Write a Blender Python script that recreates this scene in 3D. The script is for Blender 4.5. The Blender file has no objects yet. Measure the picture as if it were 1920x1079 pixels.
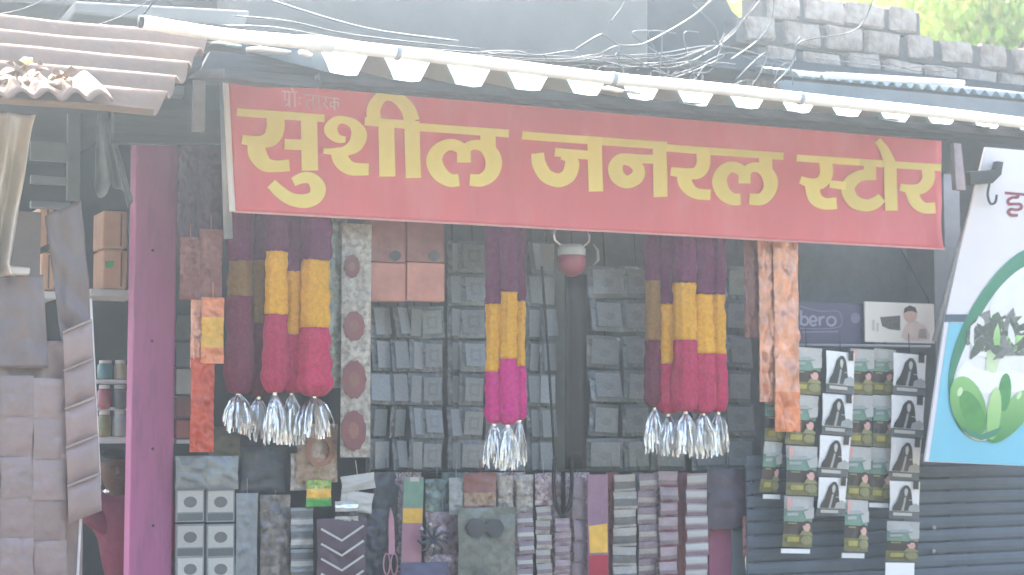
import bpy, bmesh, math, random
from mathutils import Vector, noise
R = random.Random(7)
rad = math.radians
SC = bpy.context.scene
COL = SC.collection

# ------------------------------------------------------------------ camera, sky, sun, exposure
F = 3200.0                      # focal length in pixels of a 1920 wide frame
YAW, PITCH, DIST, EYE = rad(25.4), rad(4.47), 6.5, 1.6
CAM = Vector((-DIST * math.tan(YAW), -DIST, EYE))
FW = Vector((math.sin(YAW) * math.cos(PITCH), math.cos(YAW) * math.cos(PITCH), math.sin(PITCH)))
RT = Vector((math.cos(YAW), -math.sin(YAW), 0))
UP = RT.cross(FW)
cd = bpy.data.cameras.new('camera'); cam = bpy.data.objects.new('camera', cd); COL.objects.link(cam)
cam.location = CAM; cam.rotation_euler = FW.to_track_quat('-Z', 'Y').to_euler()
cd.sensor_width = 36; cd.lens = 36 * F / 1920; cd.clip_start = .05; cd.clip_end = 500
cd.dof.use_dof = True; cd.dof.focus_distance = 6.1; cd.dof.aperture_fstop = 3.6
SC.camera = cam
BLOCKER_H = 6.0  # height of the added slope that blocks low sky
SUN_EL, SUN_AZ = rad(46), rad(16)
w = bpy.data.worlds.new("World"); SC.world = w; w.use_nodes = True
nt = w.node_tree; bg = nt.nodes['Background']; sky = nt.nodes.new('ShaderNodeTexSky')
sky.sky_type = 'NISHITA'; sky.sun_disc = False; sky.sun_elevation = SUN_EL; sky.sun_rotation = SUN_AZ
sky.dust_density = 6.5; sky.air_density = 1.0; sky.ozone_density = .6
nt.links.new(sky.outputs[0], bg.inputs[0]); bg.inputs[1].default_value = .13
sl = bpy.data.lights.new('sun', 'SUN'); sun = bpy.data.objects.new('sun', sl); COL.objects.link(sun)
sl.energy = 3.2; sl.angle = rad(.5); sl.color = (1, .955, .89)
sd = Vector((math.sin(SUN_AZ) * math.cos(SUN_EL), math.cos(SUN_AZ) * math.cos(SUN_EL), math.sin(SUN_EL)))
sun.rotation_euler = sd.to_track_quat('Z', 'Y').to_euler(); sun.location = (0, 10, 14)
SC.view_settings.view_transform = 'Standard'; SC.view_settings.look = 'None'
SC.view_settings.exposure = 2.78; SC.view_settings.gamma = 1; SC.view_settings.use_curve_mapping = False
SC.render.engine = 'CYCLES'
SC.cycles.use_denoising = True
SC.cycles.max_bounces = 8; SC.cycles.diffuse_bounces = 5; SC.cycles.volume_bounces = 1
SC.cycles.caustics_reflective = False; SC.cycles.caustics_refractive = False

# ------------------------------------------------------------------ helpers
def P(px, py, Y=0.0):
    """point of the vertical plane at depth Y (behind the shop front) seen at a photo pixel"""
    d = RT * ((px - 960) / F) + UP * ((539.5 - py) / F) + FW
    return CAM + d * ((Y - CAM.y) / d.y)

def lin(h):
    h = h.lstrip('#'); o = []
    for i in (0, 2, 4):
        v = int(h[i:i + 2], 16) / 255
        o.append(v / 12.92 if v <= .04045 else ((v + .055) / 1.055) ** 2.4)
    return o

MATS = {}
def M(name, hexc, rough=.6, var=.18, scale=14., bump=.15, metal=0., coat=0., spec=.4, stretch=(1, 1, 1), trans=0., dirt=None):
    if name in MATS: return MATS[name]
    m = bpy.data.materials.new(name); m.use_nodes = True; t = m.node_tree
    b = t.nodes['Principled BSDF']; N = t.nodes.new
    c = lin(hexc)
    tc = N('ShaderNodeTexCoord'); mp = N('ShaderNodeMapping'); mp.inputs['Scale'].default_value = stretch
    t.links.new(tc.outputs['Object'], mp.inputs[0])
    n = N('ShaderNodeTexNoise'); n.inputs['Scale'].default_value = scale; n.inputs['Detail'].default_value = 6; n.inputs['Roughness'].default_value = .62
    t.links.new(mp.outputs[0], n.inputs['Vector'])
    mr = N('ShaderNodeMapRange'); mr.inputs[1].default_value = .28; mr.inputs[2].default_value = .72
    t.links.new(n.outputs[0], mr.inputs[0])
    mx = N('ShaderNodeMix'); mx.data_type = 'RGBA'
    mx.inputs[6].default_value = [max(0, v * (1 - var)) for v in c] + [1]
    mx.inputs[7].default_value = [min(.95, v * (1 + var)) for v in c] + [1]
    t.links.new(mr.outputs[0], mx.inputs[0])
    out = mx.outputs[2]
    if dirt:
        n2 = N('ShaderNodeTexNoise'); n2.inputs['Scale'].default_value = dirt[1]; n2.inputs['Detail'].default_value = 8; n2.inputs['Roughness'].default_value = .7
        t.links.new(mp.outputs[0], n2.inputs['Vector'])
        m2 = N('ShaderNodeMapRange'); m2.inputs[1].default_value = .5; m2.inputs[2].default_value = .72; m2.inputs[4].default_value = dirt[2]
        t.links.new(n2.outputs[0], m2.inputs[0])
        x2 = N('ShaderNodeMix'); x2.data_type = 'RGBA'; x2.inputs[7].default_value = lin(dirt[0]) + [1]
        t.links.new(m2.outputs[0], x2.inputs[0]); t.links.new(out, x2.inputs[6]); out = x2.outputs[2]
    oi = N('ShaderNodeObjectInfo'); m3 = N('ShaderNodeMapRange'); m3.inputs[3].default_value = .9; m3.inputs[4].default_value = 1.1
    t.links.new(oi.outputs['Random'], m3.inputs[0])
    hs = N('ShaderNodeHueSaturation'); t.links.new(m3.outputs[0], hs.inputs['Value']); t.links.new(out, hs.inputs['Color'])
    t.links.new(hs.outputs[0], b.inputs['Base Color'])
    b.inputs['Roughness'].default_value = rough; b.inputs['Metallic'].default_value = metal
    b.inputs['Specular IOR Level'].default_value = spec; b.inputs['Coat Weight'].default_value = coat; b.inputs['Coat Roughness'].default_value = .12
    if bump:
        bp = N('ShaderNodeBump'); bp.inputs['Strength'].default_value = bump; bp.inputs['Distance'].default_value = .01
        n3 = N('ShaderNodeTexNoise'); n3.inputs['Scale'].default_value = scale * 3; n3.inputs['Detail'].default_value = 4
        t.links.new(mp.outputs[0], n3.inputs['Vector']); t.links.new(n3.outputs[0], bp.inputs['Height']); t.links.new(bp.outputs[0], b.inputs['Normal'])
    if trans:
        tr = N('ShaderNodeBsdfTranslucent'); t.links.new(hs.outputs[0], tr.inputs[0]); ms = N('ShaderNodeMixShader'); ms.inputs[0].default_value = trans
        t.links.new(b.outputs[0], ms.inputs[1]); t.links.new(tr.outputs[0], ms.inputs[2]); t.links.new(ms.outputs[0], t.nodes['Material Output'].inputs[0])
    MATS[name] = m
    return m

def MP(name, hexes, scale=22., rough=.3, coat=.6, stretch=(1, 1, 1)):
    """printed plastic packaging: three printed colours in irregular patches, crinkled film on top"""
    if name in MATS: return MATS[name]
    m = M(name, hexes[0], rough, .15, scale, .35, coat=coat, stretch=stretch); t = m.node_tree; N = t.nodes.new
    hs = next(n for n in t.nodes if n.type == 'HUE_SAT'); src = hs.inputs['Color'].links[0].from_socket
    tc = next(n for n in t.nodes if n.type == 'MAPPING')
    for k, hx in enumerate(hexes[1:]):
        n = N('ShaderNodeTexNoise'); n.inputs['Scale'].default_value = scale * (1.2 + .9 * k); n.inputs['Detail'].default_value = 3
        ad = N('ShaderNodeVectorMath'); ad.inputs[1].default_value = (7.3 * (k + 1), 3.1, 11.7 * k); t.links.new(tc.outputs[0], ad.inputs[0]); t.links.new(ad.outputs[0], n.inputs['Vector'])
        mr = N('ShaderNodeMapRange'); mr.inputs[1].default_value = .44; mr.inputs[2].default_value = .66; t.links.new(n.outputs[0], mr.inputs[0])
        mx = N('ShaderNodeMix'); mx.data_type = 'RGBA'; mx.inputs[7].default_value = lin(hx) + [1]
        t.links.new(mr.outputs[0], mx.inputs[0]); t.links.new(src, mx.inputs[6]); src = mx.outputs[2]
    t.links.new(src, hs.inputs['Color'])
    return m

def MG(name, c_low, c_high, rough=.45):
    """artwork printed as a soft blend between two inks, bottom to top of the motif"""
    if name in MATS: return MATS[name]
    m = M(name, c_low, rough, .12, 25, 0); t = m.node_tree; N = t.nodes.new
    hs = next(n for n in t.nodes if n.type == 'HUE_SAT'); src = hs.inputs['Color'].links[0].from_socket
    tc = next(n for n in t.nodes if n.type == 'TEX_COORD'); sx = N('ShaderNodeSeparateXYZ'); t.links.new(tc.outputs['Generated'], sx.inputs[0])
    mx = N('ShaderNodeMix'); mx.data_type = 'RGBA'; mx.inputs[7].default_value = lin(c_high) + [1]
    t.links.new(sx.outputs[2], mx.inputs[0]); t.links.new(src, mx.inputs[6]); t.links.new(mx.outputs[2], hs.inputs['Color'])
    return m

WL = {}
def tag(o, label=None, cat=None, group=None, kind=None):
    if label: o['label'] = label
    if cat: o['category'] = cat
    if group: o['group'] = group
    if kind: o['kind'] = kind
    return o
def empty(name, loc, label, cat, group=None):
    o = bpy.data.objects.new(name, None); COL.objects.link(o); o.location = loc; o.empty_display_size = .05
    WL[o] = Vector(loc); return tag(o, label, cat, group)
def link(name, mesh, mats, parent=None, loc=None, rot=None, scale=None):
    o = bpy.data.objects.new(name, mesh); COL.objects.link(o)
    loc = Vector(loc) if loc is not None else Vector()
    if mats is not None and not mesh.materials:
        for m in (mats if isinstance(mats, (list, tuple)) else [mats]): mesh.materials.append(m)
    if parent: o.parent = parent; o.location = loc - WL[parent]
    else: o.location = loc
    WL[o] = loc
    if rot: o.rotation_euler = rot
    if scale: o.scale = scale
    return o

class MB:
    def __init__(s): s.v = []; s.f = []; s.m = []
    def add(s, vs, fs, mi=0):
        k = len(s.v); s.v += [Vector(q) for q in vs]
        for f in fs: s.f.append([i + k for i in f]); s.m.append(mi)
    def box(s, lo, hi, mi=0, jit=0.):
        x0, y0, z0 = lo; x1, y1, z1 = hi
        vs = [(x, y, z) for z in (z0, z1) for y in (y0, y1) for x in (x0, x1)]
        if jit: vs = [Vector(q) + Vector((R.uniform(-jit, jit), R.uniform(-jit, jit), R.uniform(-jit, jit))) for q in vs]
        s.add(vs, [(0, 2, 3, 1), (4, 5, 7, 6), (0, 1, 5, 4), (2, 6, 7, 3), (0, 4, 6, 2), (1, 3, 7, 5)], mi)
    def prism(s, pts, dvec, mi=0):
        """closed polygon pts pushed along dvec"""
        n = len(pts); a = [Vector(p) for p in pts]; b = [p + Vector(dvec) for p in a]
        s.add(a + b, [tuple(range(n)), tuple(range(2 * n - 1, n - 1, -1))] + [(i, i + n, (i + 1) % n + n, (i + 1) % n) for i in range(n)], mi)
    def tube(s, pts, r, n=8, mi=0, cap=True):
        pts = [Vector(p) for p in pts]; k = len(pts); rr = r if isinstance(r, (list, tuple)) else [r] * k
        vs = []; fs = []; up = None
        for i, p in enumerate(pts):
            d = (pts[min(i + 1, k - 1)] - pts[max(i - 1, 0)]).normalized()
            if up is None: up = d.orthogonal().normalized()
            up = (up - d * up.dot(d)).normalized(); q = d.cross(up)
            for j in range(n):
                a = 2 * math.pi * j / n; vs.append(p + (up * math.cos(a) + q * math.sin(a)) * rr[i])
        for i in range(k - 1):
            for j in range(n): fs.append((i * n + j, i * n + (j + 1) % n, (i + 1) * n + (j + 1) % n, (i + 1) * n + j))
        if cap: fs += [tuple(range(n - 1, -1, -1)), tuple(range((k - 1) * n, k * n))]
        s.add(vs, fs, mi)
    def grid(s, fn, nu, nv, mi=0, mif=None):
        k = len(s.v)
        for j in range(nv + 1):
            for i in range(nu + 1): s.v.append(Vector(fn(i / nu, j / nv)))
        for j in range(nv):
            for i in range(nu):
                a = k + j * (nu + 1) + i
                s.f.append([a, a + 1, a + nu + 2, a + nu + 1]); s.m.append(mif(i / nu, j / nv) if mif else mi)
    def mesh(s, name, org=Vector(), smooth=False, fix=True):
        me = bpy.data.meshes.new(name); me.from_pydata([v - org for v in s.v], [], s.f)
        for p, mi in zip(me.polygons, s.m): p.material_index = mi; p.use_smooth = smooth
        if fix:
            bm = bmesh.new(); bm.from_mesh(me); bmesh.ops.recalc_face_normals(bm, faces=bm.faces); bm.to_mesh(me); bm.free()
        me.update(); return me
    def build(s, name, mats, parent=None, smooth=False, bevel=0., solid=0., fix=True):
        xs = [v.x for v in s.v]; ys = [v.y for v in s.v]; zs = [v.z for v in s.v]
        org = Vector(((min(xs) + max(xs)) / 2, (min(ys) + max(ys)) / 2, min(zs)))
        o = link(name, s.mesh(name, org, smooth, fix), mats, parent, org)
        if solid: md = o.modifiers.new('thick', 'SOLIDIFY'); md.thickness = solid; md.offset = 1
        if bevel: md = o.modifiers.new('edge', 'BEVEL'); md.width = bevel; md.segments = 2; md.limit_method = 'ANGLE'
        return o

def nz(x, y, z=0.): return noise.noise(Vector((x, y, z)))
def rect(x0, y0, x1, y1, Y): return [P(x0, y0, Y), P(x1, y0, Y), P(x1, y1, Y), P(x0, y1, Y)]
def pbox(x0, y0, x1, y1, Y, th, mb=None, mi=0):
    """upright box whose front face fills about this photo rectangle at depth Y"""
    xm, ym = (x0 + x1) / 2, (y0 + y1) / 2
    a, b, c, d = P(x0, ym, Y).x, P(x1, ym, Y).x, P(xm, y1, Y).z, P(xm, y0, Y).z
    mb = mb or MB(); mb.box((a, Y, c), (b, Y + th, d), mi); return mb
def slab(pts, Y, th, mb=None, mi=0):
    mb = mb or MB(); mb.prism([P(x, y, Y) for x, y in pts], (0, th, 0), mi); return mb
def crom(pts, n=6):
    out = []
    for i in range(len(pts) - 1):
        p0, p1, p2, p3 = pts[max(i - 1, 0)], pts[i], pts[i + 1], pts[min(i + 2, len(pts) - 1)]
        for k in range(n):
            t = k / n
            out.append(tuple(.5 * (2 * b + (c - a) * t + (2 * a - 5 * b + 4 * c - d) * t * t + (3 * b - a - 3 * c + d) * t ** 3) for a, b, c, d in zip(p0, p1, p2, p3)))
    out.append(tuple(pts[-1])); return out
def stroke(mb, pts, Yf, lay, mi=0, n=6, smooth=True, endcut=None):
    """flat brush stroke through (px, py, width px); Yf(px,py) -> depth"""
    q = crom(pts, n) if smooth and len(pts) > 2 else [tuple(p) for p in pts]
    if not smooth or len(pts) < 3:   # keep straight strokes fine enough to follow the sheet
        q2 = []
        for a, b in zip(q[:-1], q[1:]):
            m_ = max(1, int(math.hypot(b[0] - a[0], b[1] - a[1]) / 9))
            q2 += [tuple(u + (v - u) * i / m_ for u, v in zip(a, b)) for i in range(m_)]
        q = q2 + [q[-1]]
    vs = []; k = len(q)
    for i, (x, y, wd) in enumerate(q):
        a, b = q[max(i - 1, 0)], q[min(i + 1, k - 1)]
        dx, dy = b[0] - a[0], b[1] - a[1]; L = math.hypot(dx, dy) or 1
        nx, ny = -dy / L * wd / 2, dx / L * wd / 2
        for sx in (1, -1):
            X, Yp = x + nx * sx, y + ny * sx
            v = P(X, Yp, 0); vs.append(Vector((v.x, Yf(v) - lay - i * .00003, v.z)))
    mb.add(vs, [(2 * i, 2 * i + 1, 2 * i + 3, 2 * i + 2) for i in range(k - 1)], mi)
def flat(mb, pts, Y, mi=0): mb.add([P(x, y, Y) for x, y in pts], [tuple(range(len(pts)))], mi)
def ell(cx, cy, rx, ry, n=18, rot=0.):
    c, s = math.cos(rot), math.sin(rot)
    return [(cx + rx * math.cos(a) * c - ry * math.sin(a) * s, cy + rx * math.cos(a) * s + ry * math.sin(a) * c) for a in [2 * math.pi * i / n for i in range(n)]]

# ------------------------------------------------------------------ materials
m_ground = M('packed_earth', '#6a6257', .95, .2, 3, .4)
m_plaster = M('weathered_plaster', '#726e6a', .9, .16, 2.2, .35, dirt=('#6d6a66', 1.6, .55))
m_plaster2 = M('dark_plaster', '#45484c', .9, .2, 2.5, .35, dirt=('#55585c', 2, .6))  # darker grey for the set-back wall
m_pale = M('pale_render', '#8f8b84', .85, .1, 4, .2, dirt=('#8f8a84', 3, .5))
m_brick = M('old_brick', '#a29388', .95, .4, 12, .9, dirt=('#b3aba4', 7, .75))
m_mortar = M('mortar', '#5f5c5a', .95, .2, 10, .4)
m_dark = M('dark_painted_wall', '#3a4046', .8, .2, 4, .2)
m_darkw = M('dark_timber', '#3b3d42', .8, .3, 6, .3, stretch=(.3, 1, 6))
m_pvc = M('white_pvc', '#ecebe8', .35, .05, 6, .05, coat=.2, dirt=('#b5b0a6', 5, .5))
m_sheet = M('galvanised_sheet', '#93a7af', .32, .1, 5, .08, metal=.25, dirt=('#a9a59c', 4, .4))
m_asb = M('asbestos_cement', '#816d60', .95, .14, 6, .35, dirt=('#6f645d', 2.2, .6))
m_asb2 = M('asbestos_cement_pale', '#877264', .95, .14, 6, .35, dirt=('#7c7068', 3, .6))
m_ban = M('red_flex_print', '#d9666d', .4, .09, 3, .08, spec=.4, stretch=(1, 1, .35), dirt=('#dd9a98', 2.6, .35))
m_let = M('yellow_print', '#f4dc7c', .42, .05, 6, .03)
m_small = M('pale_pink_print', '#d9a7a6', .45, .05, 6, 0)
m_hem = M('white_hem', '#e9e4e4', .5, .05, 6, .1)
m_post = M('purple_pink_paint', '#a85d88', .5, .1, 3, .15, stretch=(3, 1, .4), dirt=('#6e4462', 5, .6))
m_screw = M('rust_screw', '#4b2b36', .6, .2)
m_grey = M('galv_pipe', '#9a9ea3', .45, .12, 8, .1, metal=.4)
m_black = M('black_plastic', '#1c1d21', .45, .2)
m_cab = M('grey_cable', '#55575a', .5, .15, 8, 0)
m_cabd = M('dark_cable', '#34363a', .55, .15, 8, 0)
m_leaf = M('sunlit_leaves', '#a9c050', .5, .35, 3, 0, trans=.45)
m_leaf2 = M('pale_leaves', '#cfd07a', .5, .3, 3, 0, trans=.45)
m_bark = M('bark', '#6b5a49', .9, .3, 8, .6)
m_purple = M('purple_yarn', '#6a2050', .9, .3, 60, .8)
m_yellow = M('yellow_yarn', '#eeaa2a', .9, .22, 60, .8)
m_crim = M('crimson_yarn', '#c42a5c', .9, .25, 60, .8)
m_mag = M('magenta_yarn', '#cf1f83', .9, .25, 60, .8)
m_dyel = M('dimmed_yellow_yarn', '#8a6434', .9, .22, 60, .6)  # darker yarn copies: dimness of strands set behind is in the colour
m_dcr = M('dimmed_crimson_yarn', '#6e2440', .9, .25, 60, .6)
m_foil = M('silver_foil', '#ececec', .27, .1, 30, .3, metal=1)
m_org = M('orange_foil', '#e08a60', .3, .3, 16, .5, metal=.25, coat=.5)
m_cop = M('copper_foil', '#dc9f84', .28, .3, 16, .5, metal=.35, coat=.5)
m_orr = M('red_orange_wrap', '#cf4c2c', .35, .25, 14, .4, coat=.4)
m_brn = M('brown_pink_wrap', '#8a5550', .35, .25, 14, .4, coat=.4)
m_brn2 = M('salmon_wrap', '#c08072', .4, .15, 14, .3, coat=.3)
m_dpur = M('dark_purple_wrap', '#4a3346', .4, .25, 14, .4, coat=.4)
m_ylw = M('gold_print', '#e4b24a', .35, .2)
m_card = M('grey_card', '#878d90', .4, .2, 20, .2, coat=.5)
m_cardd = M('dark_grey_card', '#5b6165', .45, .15, 20, .2, coat=.5)
m_film = M('smoky_film', '#757d81', .14, .15, 12, .45, coat=1, spec=.6)
m_lab = M('pale_label', '#bdbcb6', .5, .1, 20, .1)
m_labd = M('grey_motif', '#6b6b6b', .5, .15, 20, .1)
m_white = M('white_print', '#ecebe8', .4, .05, 10, .05, coat=.3)
m_blk = M('black_print', '#222325', .4, .2, 20, .05, coat=.3)
m_gpr = M('sage_green_print', '#6f9383', .4, .15, 20, .1, coat=.4)
m_dbr = M('dark_brown_print', '#39302e', .4, .2, 20, .1, coat=.4)
m_olv = M('olive_print', '#77754c', .4, .2, 20, .1, coat=.4)
m_pnk = M('pale_pink_face_print', '#d8a79f', .4, .1, 20, .05, coat=.4)
m_grn = M('bright_green_print', '#47a04e', .4, .1)
m_lgr = M('light_grey_print', '#a3a7a6', .4, .15, 20, .05, coat=.4)
m_mauve = M('mauve_polythene', '#94807f', .34, .12, 5, .6, coat=.35, dirt=('#75686b', 3, .5))
m_mauve2 = M('grey_polythene', '#75676a', .34, .12, 5, .6, coat=.35)
m_tarp = M('silver_tarpaulin', '#cdc4ba', .34, .16, 6, .3, metal=.3, coat=.2)
m_cloth = M('grey_cloth', '#7d858c', .9, .15, 12, .4)
m_carton = M('biscuit_carton', '#c9a084', .6, .12, 12, .15)
m_shw = M('shelf_white', '#c9ccce', .5, .08)
m_gpan = M('grey_painted_panel', '#70787f', .6, .12, 8, .1)
m_floral = MP('sage_plastic_print', ('#858d83', '#a9ada2', '#66705f'), 18)
m_offw = MP('off_white_plastic', ('#aaa49b', '#c8c2b8', '#8b8078'), 20)
m_maroon = M('maroon_print', '#7b444c', .4, .2, 20, .1, coat=.3)
m_bdy = M('reddish_plastic', '#93404f', .35, .15, 10, .05, coat=.4)
m_pinkp = M('pink_plastic', '#ab7a8c', .35, .12, 10, .05, coat=.4)
m_beige = MP('beige_bag', ('#9f8672', '#bba692', '#7d5f4e'), 16)
m_lime = MP('lime_pack', ('#8ea443', '#c3c26a', '#5c8a3c'), 34)
m_mp = MP('mauve_pouch', ('#86707a', '#b3a2a4', '#5d4c55'), 30)
m_mp2 = MP('pinkish_pouch', ('#ac949b', '#d0c0c0', '#7c6068'), 30)
m_dbag = M('dark_slate_bag', '#3d434d', .45, .2, 8, .3, coat=.3)
m_libp = M('dark_violet_card', '#4b4a66', .45, .1, 6, .05, coat=.2)
m_libt = M('lilac_print', '#8d8ca6', .45, .08)
m_cream = M('cream_card', '#d8d4cc', .5, .05, 8, .05)
m_sblue = M('sky_blue_print', '#7cc6da', .45, .05, 4, .04)
m_swht = M('white_flex', '#e6e2e6', .45, .04, 4, .04)
m_sgrn = M('ring_green_print', '#3f8a6a', .45, .12, 10, 0)
m_pgrn = MG('leaf_green_print', '#3f8a48', '#93c878')
m_pgrn2 = MG('pale_leaf_green_print', '#7fb864', '#b6d894')
m_sdk = M('dark_plant_print', '#5c6258', .45, .4, 30, 0)
m_sbar = M('slate_print', '#46586a', .45, .1)
m_smar = M('maroon_letter_print', '#8a2f45', .45, .1)
m_shut = M('slate_shutter_paint', '#56606a', .5, .12, 5, .1, dirt=('#46525d', 3, .5))
m_skin = M('brown_skin', '#553528', .55, .12, 20, .1)
m_hair = M('black_hair', '#17130f', .5, .3, 60, .5)
m_shirt = M('pink_cloth', '#7a2f47', .9, .15, 18, .3)
m_trous = M('dark_cloth', '#2c323c', .9, .2, 18, .3)
m_debris = M('dry_litter', '#8a7560', .9, .4, 12, .4)

# ------------------------------------------------------------------ the setting
g = MB(); g.add([(-150, -150, 0), (150, -150, 0), (150, 250, 0), (-150, 250, 0)], [(0, 1, 2, 3)])
tag(g.build('ground', m_ground), kind='structure')
m_blocker = M('sky_blocker_green', '#3c4228', .95, .4, .6, .5)
g = MB(); g.grid(lambda u, v: (-70 + 140 * u, -13 - 16 * v, .004 + BLOCKER_H * v ** .8 + v * 1.2 * nz(u * 14, v * 5)), 60, 10); tag(g.build('sky_blocker_slope', m_blocker), kind='structure')  # unseen slope added behind the camera to block low sky
XL, XR = P(-250, 540, 2.2).x, P(2050, 540, 2.2).x
b = MB(); b.box((XL, 2.2, 0.002), (XR, 2.35, 3.55)); tag(b.build('back_wall', m_dark), kind='structure')
b = MB(); b.box((XL, .9, 3.42), (XR, 2.196, 3.5)); tag(b.build('ceiling', m_dark), kind='structure')
# partition between this shop and the shuttered one
xp = P(1778, 540, .3).x
b = MB(); b.box((xp, .32, .002), (xp + .1, 2.195, 2.85)); tag(b.build('partition_wall', m_gpan), kind='structure')

# upper storey: smooth plastered wall, darker recess, brick parapet
zt = P(900, -60, .7).z
t = empty('upper_wall', P(900, 120, .7), 'large smooth grey plastered wall above the pipe and banner', 'wall')
b = MB(); b.prism([P(430, -60, .7), P(1215, -60, .7), P(1215, 118, .7), P(1100, 118, .7), P(700, 82, .7), P(430, 60, .7)], (0, .5, 0)); b.build('plaster_face', m_plaster, t, bevel=.01)
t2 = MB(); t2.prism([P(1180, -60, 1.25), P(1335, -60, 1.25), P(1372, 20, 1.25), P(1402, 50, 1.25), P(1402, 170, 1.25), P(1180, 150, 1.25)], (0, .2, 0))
tag(t2.build('recessed_wall', m_plaster2), 'darker grey wall set back between the smooth plaster and the bricks', 'wall')
b = MB(); b.prism([P(140, 2, .45), P(470, 20, .45), P(458, 52, .45), P(140, 26, .45)], (0, .35, 0))
tag(b.build('concrete_slab', m_pale, bevel=.012), 'pale concrete slab edge behind the corrugated left roof', 'slab')
b = MB(); b.prism([P(-60, -60, .9), P(445, -60, .9), P(445, 30, .9), P(-60, 0, .9)], (0, .3, 0))
tag(b.build('rear_wall', m_plaster, bevel=.01), 'strip of grey wall above the pale slab edge at the top corner', 'wall')
zr = P(960, 150, .1).z


# brick parapet, each brick a part
YB = 1.15
bw = empty('brick_wall', P(1650, 160, YB), 'old stepped wall of rough grey brown bricks below the sunny leaves', 'wall')
BW, BH, BG = .255, .135, .013
zb = P(1640, 205, YB).z
def brick_mesh(seed):
    rr = random.Random(seed); bm = bmesh.new(); bmesh.ops.create_cube(bm, size=1)
    for v in bm.verts: v.co = Vector((v.co.x * BW, v.co.y * .12, v.co.z * BH))
    bmesh.ops.bevel(bm, geom=list(bm.edges), offset=.008, segments=1, affect='EDGES')
    bmesh.ops.subdivide_edges(bm, edges=[e for e in bm.edges if e.calc_length() > .06], cuts=1, use_grid_fill=True)
    for v in bm.verts: v.co += Vector((rr.uniform(-.006, .006), rr.uniform(-.009, .009), rr.uniform(-.005, .005)))
    me = bpy.data.meshes.new('brick'); bm.to_mesh(me); bm.free(); me.materials.append(m_brick); return me
bms = [brick_mesh(s) for s in range(9)]
x0 = P(1385, 100, YB).x; x1 = P(1985, 100, YB).x
def top_px(px):   # ragged top of the wall
    if px < 1440: return 30
    if px < 1612: return -12
    if px < 1690: return 18
    return 30 + (px - 1690) * .12
core = MB(); row = 0; cells = []
while row < 11:
    z = zb + row * (BH + BG); x = x0 + (row % 2) * (BW / 2) + R.uniform(-.02, .02)
    while x < x1:
        c = Vector((x + BW / 2, YB, z + BH / 2)); rel = c - CAM; k = rel.dot(FW)
        px, py = 960 + F * rel.dot(RT) / k, 539.5 - F * rel.dot(UP) / k
        if py > top_px(px) + 22:
            s = R.choice((.7, .86, .95, 1, 1.02))
            link('brick', R.choice(bms), None, bw, c + Vector((0, R.uniform(-.02, .02), R.uniform(-.006, .006))), (R.uniform(-.05, .05), R.uniform(-.06, .06), R.uniform(-.09, .09)), (s, 1, R.uniform(.84, 1.02)))
            core.box((x - BG, YB - .03, z - BG), (x + BW, YB + .16, z + BH - .01))
        x += BW + BG
    row += 1
core.build('mortar', m_mortar, bw)

# trees behind the parapet
def tree(name, px, py_top, Y, rx, rz, label, mat, nl, drop):
    base = P(px, 300, Y); base.z = 0
    top = P(px, py_top, Y)
    t = empty(name, base, label, 'tree', 'trees behind the brick wall')
    cz = top.z - rz * .8
    tr = MB(); pts = [base + Vector((nz(i, px) * .15, nz(px, i) * .15, cz * i / 6)) for i in range(7)]
    tr.tube(pts, [.16 - .015 * i for i in range(7)], 8)
    for k in range(7):
        a = R.uniform(0, 6.28); p0 = pts[4] + Vector((0, 0, R.uniform(-.3, .6)))
        tr.tube([p0, p0 + Vector((math.cos(a) * rx * .4, math.sin(a) * rx * .4, rz * .5)), p0 + Vector((math.cos(a) * rx * .8, math.sin(a) * rx * .8, rz * .8))], [.06, .04, .015], 6)
    tr.build('trunk', m_bark, t, smooth=True)
    cr = MB()
    clumps = [(R.gauss(0, .42), R.gauss(0, .42), R.gauss(0, .42)) for _ in range(46)]
    for k in range(nl):
        c = R.choice(clumps)
        p = Vector((base.x + (c[0] + R.gauss(0, .13)) * rx, base.y + (c[1] + R.gauss(0, .13)) * rx, cz + (c[2] + R.gauss(0, .12)) * rz))
        p.y = max(p.y, 2.7 + R.uniform(0, .3))
        L = R.uniform(.07, .15); wd = L * R.uniform(.16, .3); a = R.uniform(0, 6.28)
        d = Vector((math.cos(a) * R.uniform(.2, .8), math.sin(a) * R.uniform(.2, .8), -drop * R.uniform(.3, 1.2))).normalized()
        s = d.orthogonal().normalized(); s.rotate(__import__('mathutils').Quaternion(d, R.uniform(0, 3.1)))
        cr.add([p, p + d * L * .5 + s * wd, p + d * L, p + d * L * .5 - s * wd], [(0, 1, 2, 3)])
    cr.build('crown', mat, t, fix=False)
tree('leafy_tree', 1460, -150, 3.6, 1.3, 1.5, 'yellow green leafy tree peeping through the gap left of the tallest bricks', m_leaf, 8000, .8)
tree('leafy_tree', 1700, -170, 4.2, 1.5, 1.6, 'bright yellow green tree rising behind the middle of the brick wall', m_leaf2, 10000, 1.1)
tree('leafy_tree', 1920, -150, 3.8, 1.5, 1.6, 'light green tree with drooping leaves behind the right end of the brick wall', m_leaf, 10000, 1.2)
tree('leafy_tree', 1820, -260, 6.8, 2.2, 2.4, 'tall pale tree standing farthest back behind the bricks', m_leaf2, 8000, 1.0)

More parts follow.
